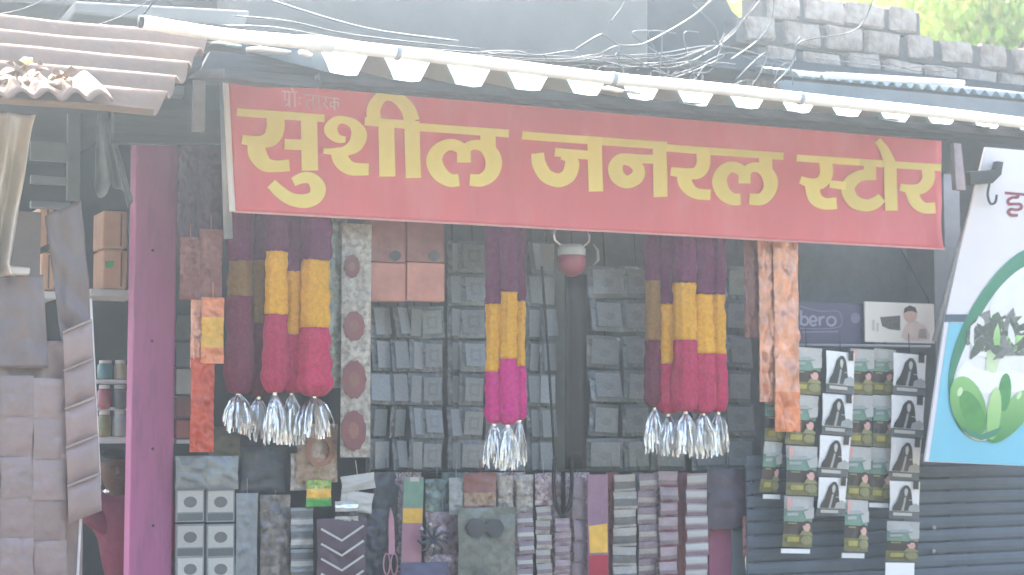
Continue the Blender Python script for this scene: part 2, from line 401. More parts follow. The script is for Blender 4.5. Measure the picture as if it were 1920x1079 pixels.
# ------------------------------------------------------------------ roofs
# trapezoidal metal sheet under the white pipe
Ye = -.8
e0, e1 = P(600, 137, Ye), P(1960, 249, Ye)
UX = Vector((1, 0, 0)); L = (e1 - e0).x
zslope = (e1.z - e0.z) / L
def edge(x): return Vector((x, Ye, e0.z + zslope * (x - e0.x)))
pitch = (P(822, 140, Ye).x - P(705, 130, Ye).x)
ribx = P(705, 130, Ye).x
prof = []
k = -1
x = ribx - pitch
while x < e1.x + .2:
    for dx, h in ((-.070, 0), (-.028, .085), (.028, .085), (.070, 0), (.14, -.006)):
        if e0.x - .02 <= x + dx: prof.append((x + dx, h))
    x += pitch
YPIPE = Ye - .07
DEP = 1.35
def rise(x):   # the sheet climbs gently to the wall behind
    f = (x - e0.x) / L
    return DEP * (.213 - .022 * f) + .085 - .035 * f
def sheet_pt(i, v):
    x, h = prof[i]; e = edge(x)
    h *= 1 - .5 * min(1, max(0, (x - e0.x) / L)); sag = .012 * nz(x * 3.1, 4) + .008 * nz(x * 9, 1)
    return e + Vector((0, DEP * v, rise(x) * v + h * (1 - .5 * v) + sag * (1 - v)))
mbs = MB(); nv = 10
for v in range(nv + 1):
    for i in range(len(prof)): mbs.v.append(sheet_pt(i, v / nv))
n = len(prof)
for v in range(nv):
    for i in range(n - 1): mbs.f.append([v * n + i, v * n + i + 1, (v + 1) * n + i + 1, (v + 1) * n + i]); mbs.m.append(0)
o = mbs.build('roof_sheet', m_sheet, solid=.003, fix=False)
tag(o, 'bright white ribbed metal roof sheet overhanging the red banner', 'roof sheet')
# timber fascia and purlins beneath it
fb = MB(); fb.prism([P(395, 96, -.06), P(1790, 215, -.06), P(1790, 258, -.06), P(1780, 262, -.06), P(420, 146, -.06), P(372, 140, -.06)], (0, .05, 0))
tag(fb.build('fascia_board', m_darkw), 'dark timber fascia board running just above the red banner', 'board')
fb = MB(); fb.prism([P(600, 137, Ye + .04), P(1930, 243, Ye + .04), P(1930, 258, Ye + .04), P(600, 153, Ye + .04)], (0, .06, 0))
tag(fb.build('purlin', m_darkw), 'dark purlin under the front lip of the white ribbed sheet', 'beam')
# white pvc pipe
pp = [(268, 42), (420, 66), (572, 80), (700, 94), (900, 117), (1130, 146), (1330, 165), (1560, 191), (1760, 212), (1960, 236)]
pw = empty('white_pipe', P(960, 125, YPIPE), 'long bright white plastic pipe running along the roof edge', 'pipe')
pts = [P(x, y, YPIPE) for x, y, in [(a, b_) for a, b_, *_ in crom([(x, y, 0) for x, y in pp], 4)]]
b = MB(); b.tube(pts, .0235, 14); b.build('pipe_run', m_pvc, pw, smooth=True)
b = MB(); b.tube([P(570, 80, YPIPE), P(622, 86, YPIPE)], .0275, 14); b.build('coupler', m_pvc, pw, smooth=True)
b = MB(); b.tube([P(260, 41, YPIPE), P(269, 42, YPIPE)], .021, 12); b.build('open_end', m_cabd, pw, smooth=True)
for px, py in ((1150, 147), (745, 99), (1500, 184)):
    c = P(px, py, YPIPE); b = MB(); b.tube([c + Vector((-.008, 0, -.001)), c + Vector((.008, 0, -.003))], .0265, 14); b.build('clip', m_grey, pw, smooth=True)
# bright bits beneath the pipe left of the ribs
for i, (a, lb) in enumerate((((395, 78, 452, 86), 'short white offcut tucked below the pipe at the sheet corner'), ((462, 86, 545, 104), 'pale grey flattened tube lying under the pipe'), ((560, 92, 585, 108), 'small round white knob under the pipe coupler'),
                           ((1128, 160, 1168, 174), 'bright rag scrap stuffed under the pipe in mid span'), ((1168, 166, 1200, 178), 'dull grey rag scrap next to the bright one under the pipe'))):
    c0, c1 = P(a[0], (a[1] + a[3]) / 2 - 1, Ye), P(a[2], (a[1] + a[3]) / 2 + 4, Ye); r = abs(P(a[0], a[1], Ye).z - P(a[0], a[3], Ye).z) * .36
    q = MB(); q.tube([c0, c0.lerp(c1, .3) + Vector((0, 0, .004)), c0.lerp(c1, .7), c1], [r * .7, r, r * .95, r * .6], 9)
    tag(q.build('offcut', [m_sheet, m_grey, m_pvc, m_pvc, m_grey][i], smooth=True), lb, 'offcut')

# second smaller corrugated roof on the right, with its short pipe
ce0, ce1 = P(1490, 140, .52), P(1965, 186, .52)
q = MB(); nn = 130
def wav(u, v):
    x = ce0.x + (ce1.x - ce0.x) * u; ph = (x - ce0.x) / .076
    return Vector((x, .52 + .4 * v, ce0.z + (ce1.z - ce0.z) * u + .105 * v + .016 * math.cos(2 * math.pi * ph)))
q.grid(wav, 190, 3)
tag(q.build('corrugated_sheet', m_sheet, solid=.003, smooth=True, fix=False), 'small finely corrugated metal sheet below the right end of the brick wall', 'roof sheet')
q = MB(); q.tube([P(1500, 138, .46), P(1536, 142, .46)], .012, 10); q.tube([P(1548, 142, .46), P(1680, 149, .46), P(1806, 157, .46)], .0165, 12)
tag(q.build('short_pipe', m_pvc, smooth=True), 'short bright white pipe lying in front of the bricks', 'pipe')
q = MB(); q.prism([P(1470, 150, .5), P(1960, 196, .5), P(1960, 250, .5), P(1470, 205, .5)], (0, .05, 0))
tag(q.build('recess_shade', m_gpan), 'slate grey board standing in for the dark recess under the small corrugated sheet', 'board')  # board fills what is only a shaded recess behind the pipe

# big corrugated cement sheet on the left, ridges along the street
A, B = P(392, 80, -.5), P(288, 214, -1.25)
AB = B - A; nrm = Vector((0, AB.z, -AB.y)).normalized() * (1 if -AB.y > 0 else -1)
def asb(u, v):
    d = A + AB * v + Vector((-2.1 * u, 0, 0))
    return d + nrm * (.023 * math.sin(2 * math.pi * (4.9 * v) + 1.2)) + Vector((.02 * nz(v * 9, 2) * (1 - u), 0, .006 * nz(u * 6, v * 5)))
q = MB(); q.grid(asb, 40, 90)
tag(q.build('cement_roof_sheet', m_asb, solid=.007, smooth=True, fix=False), 'large brownish grey corrugated cement roof sheet at the upper left corner', 'roof sheet')
# boards that close the roof behind the cement sheet and left of the ribbed one
q = MB(); q.box((P(-260, 200, 0).x, A.y + .02, A.z - .09), (A.x - .02, 2.19, A.z - .05)); tag(q.build('left_ceiling', m_dark), kind='structure')
q = MB(); xa, xb = A.x - .01, e0.x + .02; z0 = edge(xa).z - .03; z1 = z0 + (.6 - Ye) * .17
q.add([(xa, Ye + .06, z0), (xb, Ye + .06, z0 - .01), (xb, .6, z1), (xa, .6, z1), (xa, Ye + .06, z0 + .03), (xb, Ye + .06, z0 + .02), (xb, .6, z1 + .03), (xa, .6, z1 + .03)], [(0, 1, 2, 3), (4, 5, 6, 7), (0, 1, 5, 4), (1, 2, 6, 5), (2, 3, 7, 6), (3, 0, 4, 7)])
tag(q.build('roof_plank', m_darkw), 'dark roof plank under the pipe between the cement sheet and the ribbed sheet', 'plank')
# lower sheet with scalloped edge, ridges toward the street
s0, s1 = P(-60, 176, -1.31), P(212, 184, -1.31)
def low(u, v):
    p = s0.lerp(s1, u); ph = (p.x - s0.x) / (abs(P(100, 180, -1.31).x - P(50, 180, -1.31).x))
    return p + Vector((0, .28 * v, .115 * v + .012 * math.cos(2 * math.pi * ph) + .01 * nz(u * 7, v)))
q = MB(); q.grid(low, 110, 6)
tag(q.build('scalloped_roof_sheet', m_asb2, solid=.007, smooth=True, fix=False), 'pale corrugated cement sheet with a scalloped front edge at the left', 'roof sheet')
q = MB()
for k in range(90):
    u = R.uniform(.0, .72); v = R.uniform(.25, .85) * (1 - .3 * u); p = low(u, v) + Vector((0, -.02, R.uniform(.0, .05)))
    r = R.uniform(.008, .03); a = [p + Vector((R.uniform(-r, r), R.uniform(-r, r), R.uniform(-r * .3, r))) for _ in range(4)]
    q.add(a, [(0, 1, 2), (0, 2, 3), (0, 1, 3), (1, 2, 3)])
tag(q.build('dry_leaves', m_debris), 'dry leaf litter piled on the scalloped sheet', 'litter', kind='stuff')
q = MB(); p = P(46, 116, -1.15); q.tube([p + Vector((-.02, 0, -.01)), p, p + Vector((.024, 0, .008))], [.008, .014, .007], 7)
tag(q.build('yellow_wrapper', M('pale_yellow_paper', '#e6dfa0', .5)), 'crumpled pale yellow wrapper lying on the leaf litter', 'wrapper')

# ------------------------------------------------------------------ cables over the roof
cabs = [
 ([(-20, 100), (60, 80), (150, 58), (230, 30), (300, -10)], .3, .006, m_cab, 'pale cable slanting across the cement sheet up to the top edge'),
 ([(-20, 30), (40, 18), (110, -12)], -.1, .005, m_cab, 'short cable crossing the very top left corner'),
 ([(60, 90), (100, 40), (140, -10)], .15, .004, m_cab, 'thin cable rising steeply above the cement sheet'),
 ([(262, 40), (275, 20), (300, -10)], -.35, .008, m_cabd, 'dark cable bending up from the open pipe end'),
 ([(480, -8), (560, 18), (640, 42), (720, 60), (860, 78)], .1, .010, m_cab, 'thick pale cable running down along the plaster wall'),
 ([(440, 30), (540, 40), (640, 62), (760, 78), (900, 92)], .12, .006, m_cabd, 'dark cable below the thick pale cable'),
 ([(420, 48), (520, 52), (640, 74), (800, 92), (1000, 104), (1200, 112)], .12, .005, m_cab, 'long pale cable lying along the foot of the plaster wall'),
 ([(560, 60), (700, 82), (900, 104), (1060, 112), (1240, 108), (1340, 86)], .13, .005, m_cabd, 'dark cable lying along the wall foot and rising at its right end'),
 ([(1075, 96), (1120, 68), (1135, 68), (1160, 84), (1200, 84), (1240, 66), (1300, 30), (1345, -10)], .1, .007, m_cab, 'looping grey cable dipping below the dark recess'),
 ([(1180, -10), (1165, 15), (1145, 42)], .2, .006, m_cab, 'short cable hanging from the top in the recess'),
 ([(1240, 58), (1241, 90), (1238, 120), (1237, 150)], .05, .006, m_cab, 'straight upright cable dropping onto the pipe'),
 ([(1040, 112), (1140, 106), (1240, 100), (1330, 86), (1400, 96), (1470, 118)], .1, .005, m_cab, 'arching cable across the recess toward the bricks'),
 ([(1150, 122), (1240, 128), (1290, 118), (1350, 84), (1395, 40), (1420, -10)], .08, .005, m_cab, 'cable climbing from the pipe past the brick edge'),
 ([(1300, 10), (1340, 48), (1352, 76), (1400, 30), (1432, -8)], .3, .004, m_cab, 'thin cable making a sharp vee beside the bricks'),
 ([(1452, -8), (1446, 40), (1425, 72), (1400, 92), (1370, 112)], .3, .006, m_cab, 'pale cable curling down the left end of the bricks'),
 ([(1640, -10), (1620, 40), (1590, 62), (1530, 72), (1500, 80), (1488, 108), (1480, 140)], .35, .006, m_cabd, 'dark cable draped over the brick faces'),
 ([(1500, 70), (1492, 84), (1486, 120), (1450, 160)], .2, .007, m_cab, 'white tipped cable standing by the lowest bricks'),
 ([(1530, 110), (1600, 118), (1680, 126), (1760, 126), (1800, 140)], .32, .005, m_cab, 'slack cable running along the bottom course of bricks'),
 ([(1380, 150), (1420, 110), (1440, 100), (1424, 140), (1404, 168)], .05, .006, m_cab, 'cable coil end looping over the pipe near the bricks'),
 ([(1448, 168), (1460, 130), (1480, 120), (1487, 160)], .05, .005, m_cab, 'small cable hoop standing on the pipe'),
 ([(1560, 100), (1640, 112), (1720, 134), (1790, 132)], .36, .004, m_cabd, 'thin dark cable sagging over the brick joints'),
 ([(900, 98), (960, 96), (1010, 104), (1075, 96), (1100, 110), (1180, 124)], .1, .006, m_cab, 'kinked grey cable in the middle of the tangle'),
 ([(950, 110), (1060, 116), (1160, 104), (1280, 112), (1380, 130)], .06, .004, m_cabd, 'thin dark cable threading under the tangle'),
 ([(1235, 148), (1300, 128), (1360, 100), (1400, 108), (1440, 132)], .06, .004, m_cab, 'thin pale cable rising off the pipe to the right'),
]
for pts, Y, r, mt, lb in cabs:
    c = crom([(x, y, 0) for x, y in pts], 7)
    q = MB(); q.tube([P(x, y, Y + .03 * nz(x * .01, y * .02, r * 900)) for x, y, _ in c], r * .5, 7)
    tag(q.build('cable', mt, smooth=True), lb, 'cable', 'tangled cables over the roof')

rc = random.Random(3)
for k in range(16):
    xa = rc.uniform(1020, 1460); ya = 128 + (xa - 1020) * .085; xb_ = xa + rc.uniform(-160, 200); yb = rc.uniform(60, 128)
    mid = ((xa + xb_) / 2 + rc.uniform(-40, 40), max(ya, yb) + rc.uniform(-50, 12)); c = crom([(xa, ya + 20, 0), (xa + rc.uniform(-20, 20), ya - 12, 0), (mid[0], mid[1], 0), (xb_, yb, 0), (xb_ + rc.uniform(-60, 80), yb + rc.uniform(-30, 40), 0)], 6)
    q = MB(); q.tube([P(x, y, .02 + .12 * nz(x * .01, y * .02, k)) for x, y, _ in c], rc.uniform(.0014, .0028), 6)
    tag(q.build('thin_cable', [m_cab, m_cab, m_cabd][k % 3], smooth=True), 'thin cable in the knotted tangle above the middle of the white pipe', 'cable', 'thin cables in the tangle')

# ------------------------------------------------------------------ the red banner and its lettering
def by(v):  # depth of the banner's slightly slack sheet
    u = v.x; zt_ = v.z
    low_ = max(0., (P(960, 400, 0).z - zt_)) if zt_ < P(960, 400, 0).z else 0
    return -.010 * nz(u * 1.3, zt_ * 1.7) - .004 * nz(u * 3 + zt_ * 5, zt_ * 2, 4) - .016 * nz(u * 2.6 + 4, zt_ * 5) * min(1, low_ * 8 + .15)
ban = empty('banner', P(1090, 440, 0), 'long red shop banner with yellow lettering hung under the roof', 'banner')
c00, c10, c11, c01 = (423, 142), (1765, 258), (1771, 468), (437, 397)
def bpt(u, v):
    x = (c00[0] * (1 - u) + c10[0] * u) * (1 - v) + (c01[0] * (1 - u) + c11[0] * u) * v
    y = (c00[1] * (1 - u) + c10[1] * u) * (1 - v) + (c01[1] * (1 - u) + c11[1] * u) * v
    if u > .93 and v > .6: x += -4 * math.sin((v - .6) / .4 * math.pi)
    p = P(x, y, 0); return Vector((p.x, by(p), p.z))
q = MB(); q.grid(bpt, 120, 26); q.build('sheet', m_ban, ban, smooth=True, solid=.0015, fix=False)
# rolled hems
for (ua, va, ub, vb), rr_, nm in (((0, 1, 1, 1), .0045, 'hem'), ((0, 0, 0, 1), .0125, 'hem')):
    q = MB(); q.tube([bpt(ua + (ub - ua) * i / 60, va + (vb - va) * i / 60) + Vector((-.004 if ua == ub else 0, -.003, 0)) for i in range(61)], rr_, 8)
    q.build(nm, m_hem if ua == ub else M('pink_hem', '#dfa3a6', .45, .1), ban, smooth=True)
Yl = lambda v: by(v) - .0034
def r1(x, y, w_): return (420 + x * .2502, 140 + y * .2502, w_)
def r2(x, y, w_): return (680 + x * .1875, 200 + y * .1875, w_)
def r3(x, y, w_): return (960 + x * .1875, 220 + y * .1875, w_)
def r4(x, y, w_): return (1240 + x * .16685, 240 + y * .16685, w_)
def r5(x, y, w_): return (1470 + x * .22238, 240 + y * .22238, w_)
LET = [
 # su
 [(r1, [(92, 285, 15), (752, 330, 15)], 0), (r1, [(380, 318, 34), (382, 400, 34), (350, 475, 32), (270, 505, 22), (130, 490, 17)], 1), (r1, [(235, 500, 30), (245, 590, 34), (300, 670, 28), (380, 690, 22), (487, 682, 22)], 1), (r1, [(448, 525, 20), (600, 530, 20)], 0), (r1, [(632, 322, 31), (640, 722, 31)], 0),
  (r1, [(515, 808, 17), (580, 778, 20), (650, 782, 22), (700, 850, 29), (680, 920, 27), (600, 950, 26), (500, 935, 24), (420, 885, 23), (350, 818, 20)], 1)],
 # sh
 [(r1, [(910, 488, 11), (845, 478, 17), (798, 415, 26), (835, 352, 18), (900, 343, 14), (970, 375, 20), (1010, 445, 30), (985, 525, 28), (915, 572, 20), (840, 580, 15), (742, 575, 9)], 1), (r1, [(850, 575, 28), (880, 650, 30), (950, 705, 26), (1083, 712, 22)], 1), (r2, [(236, 150, 30), (243, 702, 30)], 0)],
 # long i
 [(r2, [(20, 148, 16), (560, 190, 16)], 0), (r2, [(118, 160, 26), (108, 30, 26), (165, -75, 23), (262, -105, 18), (370, -60, 23), (450, 30, 27), (492, 150, 29)], 1), (r2, [(492, 150, 29), (504, 718, 29)], 0)],
 # la
 [(r2, [(540, 205, 15), (1462, 272, 15)], 0), (r2, [(965, 735, 23), (870, 738, 25), (770, 670, 30), (717, 560, 31), (745, 455, 27), (840, 388, 22), (940, 395, 22), (1010, 450, 24)], 1), (r2, [(1010, 410, 26), (1012, 562, 26)], 0), (r2, [(1010, 440, 22), (1090, 388, 18), (1200, 400, 22), (1285, 480, 30), (1307, 580, 31), (1270, 680, 28), (1180, 738, 24), (1068, 735, 22)], 1), (r2, [(1248, 260, 29), (1252, 430, 29)], 0)],
 # ja
 [(r3, [(100, 183, 15), (900, 243, 15)], 0), (r3, [(255, 360, 24), (272, 470, 26), (340, 585, 26), (460, 632, 26), (560, 585, 27), (597, 475, 27), (570, 405, 22), (500, 372, 19)], 1), (r3, [(425, 350, 16), (800, 385, 17)], 0), (r3, [(818, 235, 27), (834, 745, 27)], 0)],
 # na
 [(r3, [(880, 242, 15), (1545, 290, 15)], 0), (r3, [(1440, 425, 17), (1250, 420, 17), (1090, 425, 22), (1030, 500, 27), (1055, 600, 27), (1145, 650, 24), (1240, 605, 25), (1258, 525, 22), (1200, 462, 18), (1120, 440, 14)], 1), (r3, [(1465, 280, 26), (1480, 800, 26)], 0)],
 # ra
 [(r4, [(-20, 222, 14), (520, 262, 14)], 0), (r4, [(462, 262, 26), (466, 400, 26), (420, 490, 25), (330, 518, 21), (95, 492, 16)], 1), (r4, [(240, 520, 27), (270, 640, 26), (370, 735, 21), (548, 756, 20)], 1)],
 # la
 [(r4, [(500, 260, 14), (1368, 322, 14)], 0), (r4, [(890, 802, 22), (790, 800, 23), (695, 730, 27), (648, 610, 28), (680, 505, 25), (770, 442, 21), (860, 460, 21), (930, 520, 22)], 1), (r4, [(930, 475, 23), (930, 626, 23)], 0), (r4, [(930, 515, 20), (1000, 450, 18), (1090, 452, 20), (1170, 500, 25), (1218, 600, 27), (1205, 710, 25), (1120, 800, 23), (982, 802, 21)], 1), (r4, [(1162, 315, 25), (1165, 470, 25)], 0)],
 # s
 [(r5, [(105, 255, 13), (640, 290, 13)], 0), (r5, [(350, 285, 25), (355, 390, 25), (310, 460, 24), (230, 472, 20), (130, 440, 14)], 1), (r5, [(228, 480, 27), (255, 590, 26), (330, 640, 22), (440, 637, 22)], 1), (r5, [(380, 475, 14), (520, 490, 16)], 0)],
 # to
 [(r5, [(620, 289, 13), (960, 312, 13)], 0), (r5, [(725, 290, 23), (727, 430, 23)], 0), (r5, [(778, 395, 20), (650, 402, 21), (565, 455, 25), (540, 530, 26), (590, 622, 25), (690, 655, 23), (770, 632, 22), (825, 588, 19)], 1), (r5, [(896, 305, 24), (906, 700, 24)], 0), (r5, [(785, 105, 13), (845, 190, 18), (896, 310, 23)], 1)],
 # ra
 [(r5, [(940, 312, 13), (1328, 335, 13)], 0), (r5, [(1215, 335, 24), (1222, 430, 24), (1175, 500, 22), (1100, 520, 19), (982, 500, 13)], 1), (r5, [(1080, 525, 25), (1110, 620, 24), (1180, 675, 21), (1278, 675, 21)], 1)],
]
for strokes in LET:
    q = MB(); lay = 0
    for fn, pts, sm in strokes:
        stroke(q, [fn(*p) for p in pts], Yl, lay, smooth=bool(sm), n=7); lay += .0007
    q.build('letter', m_let, ban, fix=False)
# small faint line of lettering above
SM = [[[(528, 172, 3), (556, 174, 3)], [(533, 173, 3), (533, 188, 3), (541, 190, 3), (541, 174, 3)], [(541, 174, 3.4), (542, 202, 3.4)], [(534, 200, 2.5), (541, 194, 2.5)], [(551, 174, 3.4), (552, 202, 3.4)], [(545, 166, 2.5), (551, 174, 2.5)]],
      [[(559, 184, 3.4), (563, 184.5, 3.4)], [(559, 195, 3.4), (563, 195.5, 3.4)]],
      [[(568, 178, 3), (602, 181, 3)], [(586, 180, 3.4), (587, 204, 3.4)], [(586, 188, 3), (575, 189, 3), (573, 198, 3), (579, 203, 3)], [(597, 181, 3.4), (598, 205, 3.4)]],
      [[(602, 182, 3), (616, 183, 3)], [(610, 183, 3), (611, 192, 3), (604, 195, 3)], [(606, 195, 3), (614, 205, 3)]],
      [[(616, 184, 3), (636, 186, 3)], [(626, 186, 3.2), (627, 207, 3.2)], [(626, 193, 3), (619, 193, 3), (619, 201, 3), (626, 200, 3)], [(627, 192, 3), (634, 193, 3), (633, 202, 3)]]]
for gset in SM:
    q = MB()
    for i, pts in enumerate(gset): stroke(q, pts, Yl, i * .0005, smooth=False)
    q.build('small_letter', m_small, ban, fix=False)

# poles, stubs
q = MB(); q.tube([P(418, 118, .03), P(428, 448, .03)], .018, 10)
tag(q.build('pole', m_grey, smooth=True), 'thin grey pole behind the left end of the red banner', 'pole')
q = pbox(364, 128, 385, 246, -.05, .03); tag(q.build('wood_stub', M('pale_wood', '#8c8790', .7)), 'short pale upright batten beside the left end of the banner', 'batten')
q = slab([(1788, 268), (1802, 270), (1811, 357), (1793, 356)], -.02, .03); tag(q.build('wood_stub', MATS['pale_wood']), 'pale batten hanging between the red banner and the white sign', 'batten')
q = pbox(318, 160, 346, 180, 0, .06); tag(q.build('bracket', m_gpan), 'grey bracket block just under the stepped edge of the cement sheet', 'bracket')
q = slab([(214, 196), (420, 208), (420, 268), (214, 268)], .06, .06); tag(q.build('cross_beam', m_darkw), 'dark cross beam, heightened to cover the shaded top of the purple post', 'beam')  # made taller than the beam itself to darken the post's shaded top

# purple post with screws
post = empty('purple_post', P(288, 1079, .35), 'broad purple pink painted post left of the hanging goods', 'post')
YO = .35
px0, px1 = P(248, 700, YO).x, P(328, 700, YO).x
b = MB(); b.box((px0, YO, .002), (px1, YO + .1, P(288, 205, YO).z)); b.build('board', m_post, post, bevel=.006)
for px, py in ((286, 842), (287, 986), (285, 640), (286, 470)):
    c = P(px, py, YO); b = MB(); b.tube([c + Vector((0, .004, 0)), c + Vector((0, -.003, 0))], .006, 10); b.build('screw', m_screw, post)

# ------------------------------------------------------------------ generic goods
def pouch_grid(mb, w_, h_, d_, nu=6, nv=8, seed=0, bands=None, crimp=.04, org=Vector(), wrinkle=1.):
    """soft pillow pouch in the xz plane, top edge at z=0"""
    def th(u, v):
        e = min(u, 1 - u) * 2; f = min(v, 1 - v) * 2
        return d_ * (max(0, e) ** .55) * (max(0, f - crimp) ** .5) * .5
    for side in (-1, 1):
        def fn(u, v):
            t = th(u, v); wr = (nz(u * 4 + seed, v * 5, side * 3.) * .3 + nz(u * 3 + seed, v * 16, side * 5.) * .22 + nz(u * 9, v * 9 + seed, side * 2.) * .15 + (wrinkle - 1) * .5 * nz(u * 5 + v * 6, v * 22 * min(3, h_ / w_) / 3 - u * 6, seed + side)) * d_ * (1 if t > 0 else .3)
            pinch = 1 - .05 * (1 - abs(2 * v - 1)) * (1 if d_ > .012 else .3)
            return org + Vector(((u - .5) * w_ * pinch, side * (t + .0006) + wr, -v * h_))
        mb.grid(fn, nu, nv, 0, (lambda u, v: next((m for a, b_, m in bands if a <= v < b_ - 1e-6), 0)) if bands else None)
def size(x0, y0, x1, y1, Y):
    xm, ym = (x0 + x1) / 2, (y0 + y1) / 2
    return P(x1, ym, Y).x - P(x0, ym, Y).x, P(xm, y0, Y).z - P(xm, y1, Y).z
def pouch(name, x0, y0, x1, y1, Y, d_, mats, label=None, cat=None, group=None, parent=None, bands=None, rot=0., seed=None, hang=0, wrinkle=1.):
    w_, h_ = size(x0, y0, x1, y1, Y); mb = MB()
    pouch_grid(mb, w_, h_, d_, 12, max(12, min(40, int(h_ / w_ * 12))), seed if seed is not None else R.uniform(0, 99), bands, wrinkle=wrinkle)
    if hang: mb.tube([(0, 0, -.002), (0, .004, hang)], .0018, 5)
    o = link(name, mb.mesh(name, Vector(), True, False), mats, parent, P((x0 + x1) / 2, y0, Y), (0, rot, 0))
    return tag(o, label, cat, group)
def pcard(mb, w_, h_, prints, th=.004, d0=.0015):
    """stiff card with printed shapes, top centre at origin; prints = [(poly in 0..1 coords, mat)]"""
    mb.box((-w_ / 2, 0, -h_), (w_ / 2, th, 0), 0)
    for k, (poly, mi) in enumerate(prints):
        mb.add([((u - .5) * w_, -d0 - .0006 * k, -v * h_) for u, v in poly], [tuple(range(len(poly)))], mi)

# ---- packets on the wall display
YP = .5
q = pbox(690, 430, 1425, 890, YP + .07, .02)
tag(q.build('display_board', m_cardd), 'dark grey display board behind the square packets', 'board')
q = MB(); q.tube([P(695, 886, YP - .02), P(1425, 889, YP - .02)], .010, 8)
tag(q.build('hanging_rod', m_black, smooth=True), 'black rod along the foot of the packet display', 'rod')
def sq(a, b_): return [(a, a), (b_, a), (b_, b_), (a, b_)]
def packet_mesh(nm, kind):
    mb = MB(); pouch_grid(mb, 1, .9, .34, 8, 8, 3.1 * kind)
    for v in mb.v: v.y *= .9
    fr = -.19
    def pol(pts, mi, k): mb.add([(u - .5, fr - .004 * k, -v * .9) for u, v in pts], [tuple(range(len(pts)))], mi)
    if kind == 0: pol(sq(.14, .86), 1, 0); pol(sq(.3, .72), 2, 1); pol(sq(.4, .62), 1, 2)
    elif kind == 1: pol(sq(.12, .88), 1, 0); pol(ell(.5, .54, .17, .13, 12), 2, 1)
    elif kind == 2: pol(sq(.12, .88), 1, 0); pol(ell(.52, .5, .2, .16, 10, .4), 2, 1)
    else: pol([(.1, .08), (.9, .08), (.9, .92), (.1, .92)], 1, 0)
    me = mb.mesh(nm, Vector(), False, False)
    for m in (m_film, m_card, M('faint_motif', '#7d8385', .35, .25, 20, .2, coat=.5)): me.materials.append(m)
    return me
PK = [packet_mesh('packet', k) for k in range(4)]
rowsL = [452, 514, 575, 638, 700, 763, 824]; rowsR = [500, 563, 630, 695, 758, 822]
cols = [(733, 759, 'edge', rowsL[2:], 'grey strip of small packets turned edge on, nearest the red rosette strip'),
        (768, 786, 'edge', rowsL[2:], 'narrow strip of packets between two wider ones below the pink boxes'),
        (788, 828, 0, rowsL[2:], 'strip of square motif packets hanging below the right pink box'),
        (838, 858, 'edge', rowsL, 'narrow packet strip two places left of the magenta garland'),
        (861, 909, 0, rowsL, 'wide strip of framed square packets just left of the magenta garland'),
        (984, 1008, 'edge', rowsL, 'dark edge on packet strip just right of the magenta garland'),
        (1011, 1037, 3, rowsL, 'narrow glinting packet strip left of the black belt'),
        (1104, 1163, 1, rowsR, 'wide strip of triangle motif packets right of the black belt'),
        (1170, 1213, 2, rowsR, 'packet strip just left of the right garland bunch'),
        (1222, 1284, 1, rowsR, 'packet strip half hidden behind the left strands of the right garland bunch'), (1294, 1352, 2, rowsR, 'packet strip half hidden behind the right strands of the right garland bunch'),
        (914, 978, 0, rowsL, 'packet strip half hidden behind the magenta ended garland'), (690, 728, 'edge', rowsL[2:], 'dim packet strip directly behind the red rosette strip edge'),
        (1358, 1408, 2, rowsR, 'packet strip between the right garland bunch and the orange foil')]
for x0, x1, kd, rows, lb in cols:
    t = empty('packet_strip', P((x0 + x1) / 2, rows[-1] + 58, YP), lb, 'packet strip', 'packet strips on the dark display')
    for i, ry in enumerate(rows):
        rr_ = ry + (0 if kd in (1, 2) else (x0 - 790) * .01)
        w_, h_ = size(x0 - 3, rr_, x1 + 3, rr_ + 60, YP)
        me = PK[3 if kd == 'edge' else kd]
        p = P((x0 + x1) / 2, rr_, YP); p.z += 0
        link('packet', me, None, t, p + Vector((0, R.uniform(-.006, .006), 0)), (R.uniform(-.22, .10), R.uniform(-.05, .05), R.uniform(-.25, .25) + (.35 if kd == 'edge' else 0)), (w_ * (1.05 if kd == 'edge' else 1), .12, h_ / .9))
    c = MB(); a = P((x0 + x1) / 2, rows[0] - 8, YP + .01); z = P((x0 + x1) / 2, rows[-1] + 50, YP + .01); c.tube([a + Vector((0, .02, .25)), a, z], .0025, 5); c.build('backing_tape', m_black, t)

